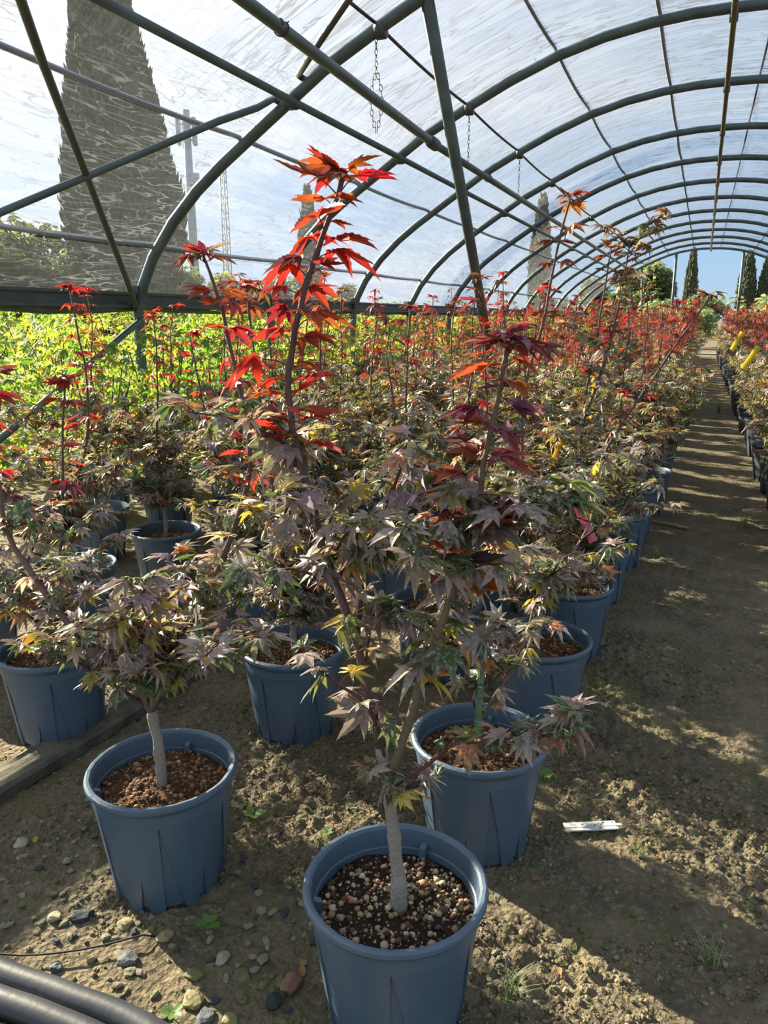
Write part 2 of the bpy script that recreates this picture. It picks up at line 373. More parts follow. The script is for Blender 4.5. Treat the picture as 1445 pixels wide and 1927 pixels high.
for yy in (1.35, 5.2, 8.2):
    mb = MB(); mb.tube([(math.cos(a) * .034, yy + a * .008, (-.05 if yy < 2 else -.12) + math.sin(a) * .034) for a in np.linspace(0, 9, 26)] + [(0.02, yy + .08, -.01 if yy < 2 else -.08)], .0035, 5)
    obj('wire_tie', mb.mesh('wire_tie', M['blackwire']), wp)

def rope(x, r, mat, label, sag, out=.06):
    pts = []
    z = zat(x)
    nx, nz_ = x / 5.5, (z - .2) / 3.3; l = math.hypot(nx, nz_)
    nx /= l; nz_ /= l
    for k in range(-2, NR - 1):
        for i in range(8):
            t = i / 8; o = out - sag * 4 * t * (1 - t)
            pts.append((x + nx * o, Y0 + (k + t) * BAY, z + nz_ * o))
    pts.append((x + nx * out, YE, z + nz_ * out))
    pipe('roof_line', pts, r, mat, label, 'line', 'lines running lengthways over the plastic cover', 6)
rope(-2.02, .011, M['blackwire'], 'black line sagging between hoops on the left roof, above the chains', .03, .035)
rope(-1.29, .014, M['greystrap'], 'grey strap over the cover, first one left of the centre two', .05, .075)
rope(-.52, .016, M['greystrap'], 'grey strap over the cover just left of the ridge pipe', .045, .06)
rope(.28, .010, M['blackwire'], 'dark line over the cover just right of the ridge pipe', .04, .07)
rope(1.25, .013, M['blackwire'], 'black line on the right side of the roof, far end only in view', .03, .05)
rope(-3.02, .016, M['greystrap'], 'grey strap seen through the plastic over the big cypress', .03, .09)
rope(-3.78, .018, M['greystrap'], 'lowest grey strap on the left wall of the tunnel, in front of the cypress trunk', .03, .09)

# side rail with the rolled-up film
for s, lab in ((-1, 'long dark green side rail with rolled plastic along the left of the tunnel'), (1, 'long dark side rail along the right of the tunnel')):
    t = tag(empty('side_rail', (s * 4.0, YS, 1.40)), lab, 'rail')
    mb = MB(); mb.box((-.02, 0, -.055), (.03, YE - YS, .055)); mb.box((.03, 0, .035), (.055, YE - YS, .055)); mb.box((.03, 0, -.055), (.055, YE - YS, -.035)); obj('rail_profile', mb.mesh('rail_profile', M['rail'], False), t)
    mb = MB(); mb.tube([(-.06, i * .5, -.06 + .012 * math.sin(i * 1.7)) for i in range(int((YE - YS) / .5))], [.035 + .006 * math.sin(i * 2.3) for i in range(int((YE - YS) / .5))], 10); obj('rolled_film', mb.mesh('rolled_film', M['rail']), t)

pipe('brace_pipe', [(-2.66, 4.9, 2.62), (-2.75, 4.87, 2.66), (-2.745, 4.66, 2.56), (-2.835, 4.351, 2.425), (-3.069, 4.115, 2.271), (-3.278, 3.867, 2.118), (-3.452, 3.606, 1.968), (-3.596, 3.341, 1.824), (-3.73, 3.05, 1.68), (-3.88, 2.42, 1.5)], .022, M['steel'], 'thin diagonal brace from upper hoop down to the left edge of the photo', 'pipe', 'diagonal braces at the tunnel front')
pipe('brace_pipe', [(-3.93, 4.8, 1.36), (-3.847, 4.653, 1.466), (-3.61, 4.195, 1.807), (-3.35, 3.748, 2.067), (-3.089, 3.333, 2.257), (-2.871, 2.994, 2.402), (-2.60, 2.6, 2.56), (-2.48, 2.42, 2.66)], .022, M['thinsteel'], 'thin diagonal brace crossing the cypress from top left down to the rail', 'pipe', 'diagonal braces at the tunnel front')
pipe('brace_pipe', [(-2.50, 4.9, 2.74), (-2.56, 4.87, 2.78), (-2.217, 4.47, 2.802), (-1.947, 4.304, 2.94), (-1.6, 4.08, 3.07), (-.95, 3.4, 3.30), (-.15, 2.42, 3.41)], .020, M['thinsteel'], 'short thin brace rising from the first hoop to the top edge of the photo', 'pipe', 'diagonal braces at the tunnel front')
pp = [(-1.71, 4.93, 3.11), (-1.91, 7.57, .85)]
d = [pp[1][i] - pp[0][i] for i in range(3)]
pipe('prop_post', [tuple(pp[0][i] - d[i] * .02 for i in range(3)), tuple(pp[0][i] + d[i] * (3.11 / 2.26) for i in range(3))], .043, M['steel'], 'thick leaning grey prop pipe from the soil up to the roof, centre top', 'pipe')
for k, y in enumerate((Y0, Y0 + BAY * 2)):
    pipe('anchor_strut', [(-3.96, y, 1.26), (-4.0, y - 2.45, .0)], .024, M['steel'], 'slanting grey strut from the %s hoop foot down to the soil outside' % ('first' if not k else 'third'), 'strut', 'slanting struts below the left rail')

# chains
def chain(x, y, z0, L_, loop, label):
    t = tag(empty('hanging_chain', (x, y, z0)), label, 'chain', 'chains hanging from the hoops')
    mb = MB(); ll = .034
    def link(c, turn, tilt=0):
        p = []
        for i in range(10):
            a = 2 * math.pi * i / 10
            q = Vector((math.cos(a) * .009, 0, math.sin(a) * .02))
            q = Matrix.Rotation(turn, 3, 'Z') @ q; q = Matrix.Rotation(tilt, 3, 'Y') @ q
            p.append(tuple(q + Vector(c)))
        mb.tube(p + p[:1], .0026, 5, cap=False)
    n1 = int((L_ - loop) / ll)
    for i in range(n1): link((0, 0, -.02 - i * ll), i % 2 * 1.57)
    if loop:
        zb = -.02 - n1 * ll; n2 = int(loop / ll)
        for sgn in (-1, 1):
            for i in range(n2):
                u = (i + 1) / n2; link((sgn * .042 * math.sin(u * math.pi * .95) * (1 - .2 * u), 0, zb - i * ll), i % 2 * 1.57 + .4)
    obj('chain_links', mb.mesh('chain_links', M['thinsteel']), t)
    mb = MB(); mb.tube([(-.01, 0, .03), (.012, 0, .02), (.01, 0, -.005), (-.008, 0, -.012)], .004, 6); obj('hook', mb.mesh('hook', M['thinsteel']), t)
chain(-2.03, Y0, 2.95, .56, .34, 'long looped chain hanging from the first hoop at the top centre')
chain(-2.0, Y0 + BAY, 2.95, .44, 0, 'straight chain from the second hoop down to the watering pipe, beside the leaning prop')
chain(-2.0, Y0 + 2 * BAY, 2.95, .44, 0, 'small straight chain from the third hoop to the watering pipe, right of the prop')

# end frame
for i, (x, lab) in enumerate(((-1.05, 'left door post in the open far end'), (1.0, 'right door post in the open far end'), (-2.0, 'thin outer post left of the open far end'))):
    pipe('end_post', [(x + (.1 if i == 2 else 0), YE, 0), (x - (.12 if i == 2 else 0), YE, zat(x) - (.09 if i == 2 else 0))], .045 if i < 2 else .03, M['steel'], lab, 'post', 'posts of the open tunnel end')
mb = MB(); mb.box((-3, YE + 1.2, 0), (3, YE + 1.55, .05)); struct(obj('trim_1', mb.mesh('sill', M['concrete'], False)))

# ------------------------------------------------------------------ leaves
def leaf_template(n, lobes, serr, seed, droop=.35, width=.15, fold=.35, curl=0.):
    rng = random.Random(seed); V = []; F = []
    for ang, ln in lobes:
        a = R(ang) + rng.uniform(-.07, .07); ln *= rng.uniform(.9, 1.08)
        b = len(V); dr = droop * rng.uniform(.5, 1.5); w0 = width * (.75 + .25 * ln); tw = rng.uniform(-.5, .5)
        side = rng.uniform(-.18, .18)
        for i in range(n + 1):
            t = i / n
            w = w0 * (math.sin(math.pi * min(1, t ** .72 * .98 + .02)) ** 1.15) * ln * 1.0
            w = max(w, .022 * (1 - t)) if i < n else 0
            if serr and 0 < i < n and i % 2: w *= 1 + serr
            r = ln * t; z = -dr * (t ** 1.8) * ln + curl * math.sin(t * 9) * .03
            y0 = side * t * t * ln
            f = fold * w
            tt = tw * t
            for sy in (-1, 0, 1):
                x = r; y = y0 + sy * w; zz = z + (abs(sy) * f) + sy * w * tt
                V.append((x * math.cos(a) - y * math.sin(a), x * math.sin(a) + y * math.cos(a), zz))
        for i in range(n):
            q = b + i * 3
            F.append([q, q + 3, q + 4, q + 1]); F.append([q + 1, q + 4, q + 5, q + 2])
    return np.array(V), np.array(F)
L7 = [(0, 1), (36, .92), (-36, .92), (74, .70), (-74, .70), (118, .40), (-118, .40)]
L5 = [(0, 1), (42, .88), (-42, .88), (86, .6), (-86, .6)]
T_HI = [leaf_template(9, L7, .16, s, d, .145, f, c) for s, d, f, c in ((1, .2, .35, 0), (2, .4, .3, .4), (3, .7, .5, .6), (4, .05, .45, 0), (5, .3, -.25, .3))]
T_RED = [leaf_template(11, L5 if s % 2 else L7[:5], .26, s, d, .165, f, c) for s, d, f, c in ((11, .2, .6, .3), (12, .45, .5, .6), (13, .1, .7, .4), (14, .3, .3, .2), (15, -.15, .5, .4))]
T_MID = [leaf_template(5, L5 + [(125, .35), (-125, .35)] if s % 2 else L5, 0, s, d, .150, f, 0) for s, d, f in ((21, .2, .35), (22, .4, .3), (23, .7, .4), (24, .05, .3))]
T_LO = [leaf_template(3, L5, 0, s, d, .15, .3, 0) for s, d in ((31, .3), (32, .6), (33, .9))]
T_GR = [leaf_template(2, L5[:3] if s % 2 else L5, 0, s, d, .2, .2, 0) for s, d in ((41, .3), (42, .5), (43, .8))]

LOWPAL = [((.27, .215, .20), 28), ((.19, .13, .15), 18), ((.37, .30, .275), 18), ((.085, .115, .05), 20), ((.05, .09, .025), 12), ((.13, .145, .05), 10), ((.40, .33, .04), 7), ((.45, .16, .02), 4), ((.24, .10, .05), 5)]  # grey-mauves carry some sky reflection in the leaf colour
MIDPAL = [((.29, .24, .20), 22), ((.18, .155, .12), 12), ((.38, .32, .27), 10), ((.075, .10, .04), 18), ((.12, .15, .04), 20), ((.30, .28, .045), 10), ((.34, .17, .04), 9), ((.24, .09, .04), 9), ((.33, .27, .22), 9)]
REDPAL = [((.38, .030, .020), 30), ((.30, .05, .02), 22), ((.36, .09, .022), 14), ((.20, .02, .025), 14), ((.13, .03, .035), 8), ((.45, .015, .025), 10)]
BRICK = [((.27, .06, .03), 26), ((.21, .045, .03), 20), ((.27, .11, .03), 16), ((.13, .04, .03), 14), ((.14, .11, .03), 14), ((.33, .03, .035), 12), ((.24, .12, .09), 8)]
PURPAL = [((.12, .025, .05), 40), ((.20, .03, .03), 20), ((.30, .06, .02), 22), ((.38, .10, .02), 14), ((.10, .06, .06), 8)]
GRPAL = [((.13, .22, .04), 30), ((.085, .17, .03), 30), ((.22, .29, .05), 22), ((.32, .33, .05), 10), ((.06, .12, .02), 10)]
YGPAL = [((.24, .29, .06), 30), ((.32, .30, .08), 20), ((.16, .25, .04), 30), ((.40, .26, .05), 10), ((.08, .14, .03), 12)]
def pick(rng, pal):
    t = rng.uniform(0, sum(w for _, w in pal))
    for c, w in pal:
        t -= w
        if t <= 0: break
    k = rng.uniform(.8, 1.2)
    return tuple(min(1, x * k * rng.uniform(.92, 1.08)) for x in c)

KEEP = [None]
def put_leaf(mb, T, rng, base, out, size, pal, pitch=None, pet=.45, petiole=True, petc=(.16, .04, .04)):
    if KEEP[0]:      # leave room in the foliage around the hanging tape
        w = Vector(base) + Vector((KEEP[0][0], KEEP[0][1], 0)) + Vector(out).normalized() * size; a_, b_ = Vector((-.34, 2.6, .61)), Vector((-.20, 1.5, .90)); t_ = max(0, min(1, (w - a_).dot(b_ - a_) / (b_ - a_).length_squared))
        if (w - a_.lerp(b_, t_)).length < .10: return
    out = Vector(out); out = out.normalized() if out.length > 1e-6 else Vector((1, 0, 0))
    L_ = size * pet * rng.uniform(.6, 1.3)
    b = Vector(base); tip = b + out * L_ + Vector((0, 0, L_ * .15))
    if petiole: mb.tube([b, b + out * L_ * .5 + Vector((0, 0, L_ * .14)), tip], [size * .018, size * .014, size * .012], 3, petc, False)
    az = math.atan2(out.y, out.x) + rng.uniform(-.45, .45)
    pit = pitch if pitch is not None else rng.gauss(-.16, .40)
    m = Matrix.Rotation(az, 3, 'Z') @ Matrix.Rotation(-pit, 3, 'Y') @ Matrix.Rotation(rng.gauss(0, .38 if pitch is None else .24), 3, 'X')
    V, F = T[rng.randrange(len(T))]
    s = size * rng.uniform(.75, 1.15)
    c = pick(rng, pal); P = V @ (np.array(m).T * s) + np.array(tip)
    col = np.tile(np.array(c), (len(P), 1))
    if rng.random() < .35:   # tips turn another colour
        c2 = np.array(pick(rng, pal)); rr = np.linalg.norm(V[:, :2], axis=1)[:, None]; col = col * (1 - rr.clip(0, 1)) + c2 * rr.clip(0, 1)
    mb.add(P, F, col)

def smooth_poly(pts, n):
    P = [Vector(p) for p in pts]; out = []
    for i in range(len(P) - 1):
        p0, p1, p2, p3 = P[max(i - 1, 0)], P[i], P[i + 1], P[min(i + 2, len(P) - 1)]
        k = max(1, int(n * (p2 - p1).length))
        for j in range(k):
            t = j / k
            out.append(.5 * ((2 * p1) + (p2 - p0) * t + (2 * p0 - 5 * p1 + 4 * p2 - p3) * t * t + (3 * p1 - p0 - 3 * p2 + p3) * t ** 3))
    out.append(P[-1]); return out

BARK = (.20, .17, .125); TWIG = (.085, .05, .05); GREENB = (.13, .16, .07); GREYB = (.27, .245, .21)
class Plant:
    """trunk, mature leaves and young shoot leaves of one maple, in metres from its base"""
    def __init__(s, seed): s.r = random.Random(seed); s.stems = []; s.wood = MB(); s.low = MB(); s.red = MB()
    def branch(s, pts, r0, r1, c, seg=7, res=25):
        P = smooth_poly(pts, res); n = len(P)
        P = [p + Vector((s.r.uniform(-1, 1), s.r.uniform(-1, 1), 0)) * .0018 for p in P]
        rad = [(r0 + (r1 - r0) * i / (n - 1)) * (1 + .18 * (i % max(2, int(res * .07)) == 0)) for i in range(n)]
        if r0 > .0040 and s.wood.n: b_ = MB(); b_.tube(P, rad, seg, c); s.stems.append(b_)
        else: s.wood.tube(P, rad, seg, c)
        return P
    def leaves(s, P, T, size, pal, step, t0=0, t1=1, mb=None, size1=None, pitch=None, tipn=3, per=2, pet=.45, petiole=True):
        r = s.r; mb = mb or s.low; size1 = size1 or size
        d = [0]
        for a, b in zip(P, P[1:]): d.append(d[-1] + (b - a).length)
        L_ = d[-1]; x = t0 * L_; k = 0; ph = r.uniform(0, 3)
        while x <= t1 * L_ + 1e-6:
            i = min(len(P) - 2, max(0, next((j for j in range(len(d)) if d[j] >= x), len(d) - 1) - 1))
            u = (x - d[i]) / max(1e-6, d[i + 1] - d[i]); p = P[i].lerp(P[i + 1], min(1, max(0, u)))
            for q in range(per):
                a = ph + q * 2 * math.pi / per + (k % 2) * math.pi / 2 + r.uniform(-.5, .5)
                put_leaf(mb, T, r, p, (math.cos(a), math.sin(a), r.uniform(.0, .7)), (size + (size1 - size) * x / max(L_, 1e-6)) * r.uniform(.8, 1.2), pal, pitch if pitch is None else r.gauss(pitch, .2), pet, petiole)
            x += step * r.uniform(.7, 1.3); k += 1
        for q in range(tipn):
            a = r.uniform(0, 6.28); put_leaf(mb, T, r, P[-1], (math.cos(a), math.sin(a), r.uniform(.3, 1.6)), size1 * r.uniform(.7, 1.1), pal, r.uniform(-.3, .7), pet * .6, petiole)
    def twigs(s, P, n, z0, z1, ln, T, size, pal, step, outw=None, petiole=True, per=2):
        r = s.r; C = [p for p in P if z0 <= p.z <= z1] or P
        for i in range(n):
            p = r.choice(C); a = r.uniform(0, 6.28)
            if outw is not None and r.random() < .6: a = outw + r.uniform(-.8, .8)
            l = ln * r.uniform(.5, 1.2)
            e = p + Vector((math.cos(a) * l, math.sin(a) * l, l * r.uniform(.0, .8)))
            m = p.lerp(e, .5) + Vector((0, 0, l * .1))
            Q = s.branch([p, m, e], .0028, .0015, TWIG, 4, 16)
            s.leaves(Q, T, size, pal, step, .25, 1, s.low, None, None, 3, per, .45, petiole)
    def build(s, root):
        obj('trunk', s.wood.mesh('trunk', M['bark']), root)
        for b_ in s.stems: obj('stem', b_.mesh('stem', M['bark']), root)
        if s.low.n: obj('foliage', s.low.mesh('foliage', M['low'], False), root)
        if s.red.n: obj('shoot_foliage', s.red.mesh('shoot_foliage', M['red'], False), root)

# ------------------------------------------------------------------ pots
def pot_mesh(hi, mat):
    K = 6; S = 2 * math.pi / K
    rb, rt, H_ = .122, .152, .29
    zs = [0, .012, .03, .05, .07, .09, .12, .16, .20, .225, .232, .235] if hi else [0, .07, .232, .235]
    zt = .232; zn = .075
    V = []; rows = []
    def cols(z):
        w = .34 * max(0, (zt - z) / zt); nn = .085 * max(0, (zn - z) / zn)
        gd = .016 if z < zt - .001 else 0; nd = .018 if z < zn - .001 else 0
        c = []
        c += [(0, 0), (.004, gd), (.004 + w * .5, gd), (.004 + w, gd), (.010 + w, 0)]
        cn = .66; a = .010 + w
        for i in (1, 2): c.append((a + (cn - nn - a) * i / 3, 0))
        c += [(cn - nn - .004, 0), (cn - nn, nd), (cn, nd), (cn + nn, nd), (cn + nn + .004, 0)]
        for i in (1, 2): c.append((cn + nn + (1 - cn - nn) * i / 3, 0))
        return c
    nc = len(cols(0)) * K
    for z in zs:
        r = rb + (rt - rb) * z / .235
        row = []
        for k in range(K):
            for u, dd in cols(z):
                a = (k + u) * S; rr = r - dd; row.append(len(V)); V.append((rr * math.cos(a), rr * math.sin(a), z))
        rows.append(row)
    # collar, rolled lip and inner wall
    prof = [(.154, .237), (.1545, .262), (.158, .268), (.164, .272), (.1675, .279), (.1665, .286), (.162, .290), (.156, .289), (.1515, .284), (.150, .275), (.148, .248), (.1455, .246), (.142, .20), (.13, .08), (.118, .012), (.0, .012)]
    if not hi: prof = [(.1545, .262), (.1665, .274), (.1665, .287), (.156, .289), (.150, .275), (.142, .20), (.05, .19)]
    for r, z in prof:
        row = []
        for k in range(K):
            for u, dd in cols(1.0):
                a = (k + u) * S; row.append(len(V)); V.append((r * math.cos(a), r * math.sin(a), z))
        rows.append(row)
    F = []
    for A, B in zip(rows, rows[1:]):
        for i in range(nc):
            j = (i + 1) % nc; F.append([A[i], A[j], B[j], B[i]])
    mb = MB(); mb.add(V, F)
    me = mb.mesh('pot', mat, True)
    sm = [abs(p.normal.z) < 2 for p in me.polygons]; me.polygons.foreach_set('use_smooth', sm)
    try: me.set_sharp_from_angle(angle=R(28))
    except Exception: pass
    return me
_m = MB(); _m.add([(-.006, -.007, 0), (.010, -.007, 0), (.010, .007, 0), (-.006, .007, 0), (-.004, -.006, .024), (.010, -.006, .028), (.010, .006, .028), (-.004, .006, .024)], [[3, 2, 1, 0], [4, 5, 6, 7], [0, 1, 5, 4], [1, 2, 6, 5], [2, 3, 7, 6], [3, 0, 4, 7]])
LUG = _m.mesh('inner_lug', M['pot'], False)
POT = pot_mesh(True, M['pot']); POT_LO = pot_mesh(False, M['pot']); POT_DK = pot_mesh(False, M['potdark'])

def blob(rng, r, sq=.75, sub=1):
    """an irregular pebble: displaced octa/icosphere"""
    t = (1 + 5 ** .5) / 2
    v = [(-1, t, 0), (1, t, 0), (-1, -t, 0), (1, -t, 0), (0, -1, t), (0, 1, t), (0, -1, -t), (0, 1, -t), (t, 0, -1), (t, 0, 1), (-t, 0, -1), (-t, 0, 1)]
    f = [(0, 11, 5), (0, 5, 1), (0, 1, 7), (0, 7, 10), (0, 10, 11), (1, 5, 9), (5, 11, 4), (11, 10, 2), (10, 7, 6), (7, 1, 8), (3, 9, 4), (3, 4, 2), (3, 2, 6), (3, 6, 8), (3, 8, 9), (4, 9, 5), (2, 4, 11), (6, 2, 10), (8, 6, 7), (9, 8, 1)]
    v = [Vector(p).normalized() for p in v]
    for _ in range(sub):
        cache = {}; nf = []
        def mid(a, b):
            k = (min(a, b), max(a, b))
            if k not in cache: v.append(((v[a] + v[b]) / 2).normalized()); cache[k] = len(v) - 1
            return cache[k]
        for a, b, c in f:
            x, y, z = mid(a, b), mid(b, c), mid(c, a); nf += [(a, x, z), (b, y, x), (c, z, y), (x, y, z)]
        f = nf
    o = rng.uniform(0, 99); sx, sy = rng.uniform(.7, 1.3), rng.uniform(.7, 1.3)
    V = [((p.x * sx), (p.y * sy), p.z * sq) for p in [q * (1 + .45 * noise.noise(q * 1.3 + Vector((o, 0, 0)))) for q in v]]
    return np.array(V) * r, np.array(f)
_r = random.Random(5)
BLOBS = [blob(_r, 1) for _ in range(8)]; BLOB0 = [blob(_r, 1, .8, 0) for _ in range(8)]
def scatter(mb, rng, n, cx, cy, rad, zf, s0, s1, pal, blobs=BLOB0):
    for _ in range(n):
        a = rng.uniform(0, 6.28); q = rad * math.sqrt(rng.random()); x, y = cx + q * math.cos(a), cy + q * math.sin(a)
        V, F = rng.choice(blobs); s = s0 * (s1 / s0) ** (rng.random() ** 2.2)
        m = np.array(Matrix.Rotation(rng.uniform(0, 6.28), 3, 'Z') @ Matrix.Rotation(rng.uniform(-.7, .7), 3, 'X'))
        mb.add(V @ (m.T * s) + np.array([x, y, zf(x, y) + s * .25]), F, pick(rng, pal))
def soil_mesh(seed, mat, zc=.232, hi=True, mound=.012):
    mb = MB(); rng = random.Random(seed); nr, na = (16, 44) if hi else (3, 14)
    V = [(0, 0, zc + mound)]
    def zf(x, y):
        q = math.hypot(x, y) / .143
        return zc + mound * (1 - q * q) + (.010 * noise.noise((x * 28 + seed, y * 28, 0)) + .004 * noise.noise((x * 90, y * 90, seed)) if hi else 0)
    for i in range(1, nr + 1):
        for j in range(na):
            r = .1455 * i / nr; a = 2 * math.pi * j / na; x, y = r * math.cos(a), r * math.sin(a); V.append((x, y, zf(x, y)))
    F = [[0, 1 + j, 1 + (j + 1) % na] for j in range(na)] + [[1 + (i - 1) * na + j, 1 + i * na + j, 1 + i * na + (j + 1) % na, 1 + (i - 1) * na + (j + 1) % na] for i in range(1, nr) for j in range(na)]
    mb.add(V, F); return mb.mesh('compost', mat), zf
SOIL_HI = soil_mesh(3, M['darksoil']); SOIL_BR = soil_mesh(4, M['soil'], .236); SOIL_LO = soil_mesh(5, M['soil'], .232, False)
PEBPAL = [((.42, .33, .20), 30), ((.30, .22, .13), 25), ((.50, .42, .30), 14), ((.34, .17, .09), 14), ((.09, .055, .035), 25), ((.04, .027, .02), 22)]
CRUMB = [((.24, .125, .06), 30), ((.16, .08, .04), 30), ((.33, .19, .10), 18), ((.08, .04, .02), 22), ((.40, .30, .20), 5)]
def gravel_mesh(seed, n, pal, zf, s0, s1):
    mb = MB(); scatter(mb, random.Random(seed), n, 0, 0, .138, zf, s0, s1, pal); return mb.mesh('soil_granules', M['stone'])
GR_P = gravel_mesh(1, 1100, PEBPAL, SOIL_HI[1], .0018, .0085)
GR_B = gravel_mesh(2, 1200, CRUMB, SOIL_BR[1], .0018, .0075)
def base_pot(root, rng, kind='hi', rz=None):
    rz = rng.uniform(0, 6.28) if rz is None else rz
    if kind == 'hi' or kind == 'pebble':
        o = obj('pot', POT, root); o.rotation_euler.z = rz
        for k in range(3):
            a_ = rz + R(40) + k * 2 * math.pi / 3
            lg = obj('inner_lug', LUG, root); lg.location = (.1375 * math.cos(a_), .1375 * math.sin(a_), .236); lg.rotation_euler.z = a_
        c = obj('compost', SOIL_HI[0] if kind == 'pebble' else SOIL_BR[0], root); c.rotation_euler.z = rz
        o = obj('soil_granules', GR_P if kind == 'pebble' else GR_B, c); o['kind'] = 'stuff'
    else:
        o = obj('pot', POT_DK if kind == 'dark' else POT_LO, root); o.rotation_euler.z = rz
        obj('compost', SOIL_LO[0], root)

# ------------------------------------------------------------------ hero plants
def rel(pts, x, y): return [(a - x, b - y, c) for a, b, c in pts]
def hero_root(x, y, label, kind, rz=None, seed=0):
    r = tag(empty('potted_maple', (x, y, 0)), label, 'potted tree')
    base_pot(r, random.Random(seed), kind, rz); return r

# the nearest pot
X1, Y1 = -.422, 1.10
root = hero_root(X1, Y1, 'nearest potted maple, blue pot topped with beige pebbles, tall red shoot', 'pebble', R(-72))
p = Plant(101)
q = lambda pts: rel(pts, X1, Y1)
p.branch(q([(-.41, 1.09, .232), (-.414, 1.095, .30), (-.424, 1.1, .38), (-.436, 1.1, .47), (-.449, 1.1, .552)]), .0125, .0095, GREYB, 10, 60)
p.wood.tube(q([(-.4095, 1.088, .23), (-.411, 1.09, .252), (-.413, 1.093, .285), (-.4145, 1.095, .31)]), [.0145, .0158, .0155, .011], 10, GREYB)
tall = p.branch(q([(-.449, 1.1, .552), (-.475, 1.105, .65), (-.50, 1.11, .742), (-.546, 1.122, .837), (-.587, 1.133, .952), (-.62, 1.144, 1.049), (-.643, 1.156, 1.146), (-.640, 1.167, 1.216), (-.615, 1.178, 1.319), (-.585, 1.189, 1.402), (-.555, 1.2, 1.485)]), .0085, .0038, (.12, .075, .075), 8, 35)
side = p.branch(q([(-.502, 1.12, .738), (-.505, 1.17, .856), (-.475, 1.22, .981), (-.459, 1.27, 1.059)]), .0045, .0022, TWIG, 6)
pur = p.branch(q([(-.433, 1.1, .49), (-.40, 1.093, .602), (-.366, 1.085, .728), (-.33, 1.078, .827), (-.305, 1.07, .927), (-.284, 1.062, .997), (-.269, 1.055, 1.086), (-.253, 1.048, 1.169), (-.241, 1.04, 1.227)]), .0075, .0032, (.16, .13, .09), 8, 35)
lowb = p.branch(q([(-.429, 1.1, .479), (-.365, 1.09, .542), (-.317, 1.08, .598), (-.22, 1.07, .632), (-.155, 1.06, .66), (-.118, 1.05, .705)]), .0045, .002, (.14, .05, .05), 6)
lft = p.branch(q([(-.442, 1.1, .518), (-.449, 1.06, .638), (-.488, 1.02, .698), (-.532, .98, .754)]), .0035, .0018, TWIG, 6)
p.leaves(tall, T_RED, .076, REDPAL, .028, .54, .98, p.red, .074, -.02, 5, 2, .5)
p.leaves(tall, T_HI, .052, LOWPAL, .045, .24, .55, p.low, .045)
p.twigs(tall, 12, .66, 1.05, .15, T_HI, .052, LOWPAL, .034)
p.leaves(side, T_HI, .06, LOWPAL, .05, .1, 1, p.low)
p.leaves(pur, T_RED, .062, PURPAL, .026, .50, 1, p.red, .060, .05, 5, 2, .5)
p.leaves(pur, T_HI, .052, LOWPAL, .035, .28, .6, p.low, .05)
p.twigs(pur, 17, .66, 1.02, .14, T_HI, .050, LOWPAL, .032)
p.leaves(lowb, T_HI, .042, LOWPAL, .026, .40, 1, p.low, .042, None, 6)
p.leaves(lowb, T_HI, .035, LOWPAL, .03, .75, 1, p.low, .04, None, 6)
p.leaves(lft, T_HI, .055, LOWPAL, .045, .3, 1, p.low)
p.twigs(q([(-.43, 1.1, .47)]) and [Vector(t) for t in q([(-.43, 1.1, .46), (-.44, 1.1, .5), (-.449, 1.1, .552)])], 5, 0, 2, .06, T_HI, .040, LOWPAL, .04)
p.build(root)

# the left pot
X2, Y2 = -1.043, 1.244
root = hero_root(X2, Y2, 'potted maple at lower left in a blue pot of brown crumbly soil, forked pale trunk', 'hi', R(-57))
p = Plant(102); q = lambda pts: rel(pts, X2, Y2)
p.branch(q([(-1.040, 1.235, .235), (-1.044, 1.24, .30), (-1.047, 1.24, .36), (-1.057, 1.24, .425)]), .0125, .0105, GREYB, 10, 60)
lf = p.branch(q([(-1.057, 1.24, .422), (-1.085, 1.24, .481), (-1.169, 1.235, .543), (-1.267, 1.23, .61), (-1.36, 1.225, .731), (-1.403, 1.22, .814), (-1.408, 1.22, .984), (-1.395, 1.22, 1.158)]), .0085, .003, (.17, .12, .10), 8)
rt = p.branch(q([(-1.057, 1.24, .422), (-1.030, 1.255, .524), (-.972, 1.27, .613), (-.878, 1.285, .788), (-.822, 1.3, .936), (-.82, 1.315, 1.031), (-.859, 1.33, 1.186), (-.898, 1.345, 1.309), (-.935, 1.36, 1.386)]), .0075, .003, (.12, .08, .08), 8)
lo1 = p.branch(q([(-1.057, 1.24, .43), (-1.146, 1.207, .495), (-1.211, 1.173, .555), (-1.309, 1.14, .575)]), .0045, .002, TWIG, 6)
md = p.branch(q([(-1.055, 1.24, .425), (-1.02, 1.207, .562), (-.99, 1.173, .68), (-1.0, 1.14, .76)]), .005, .002, BARK, 6)
r2 = p.branch(q([(-1.05, 1.24, .44), (-.955, 1.223, .565), (-.82, 1.207, .64), (-.72, 1.19, .68)]), .005, .002, BARK, 6)
p.leaves(lf, T_RED, .052, PURPAL + REDPAL[:2], .05, .62, 1, p.red, .055, -.05, 3)
p.leaves(rt, T_RED, .050, REDPAL, .052, .56, 1, p.red, .052, -.08, 5)
p.leaves(lf, T_HI, .048, LOWPAL, .045, .15, .5, p.low); p.leaves(rt, T_HI, .05, LOWPAL, .045, .15, .58, p.low)
for b_, n_ in ((lf, 8), (rt, 11), (md, 10), (r2, 9), (lo1, 7)): p.twigs(b_, n_, .48, .85, .13, T_HI, .047, LOWPAL, .030)
for b_ in (lo1, md, r2): p.leaves(b_, T_HI, .050, LOWPAL, .035, .25, 1, p.low)
p.build(root)

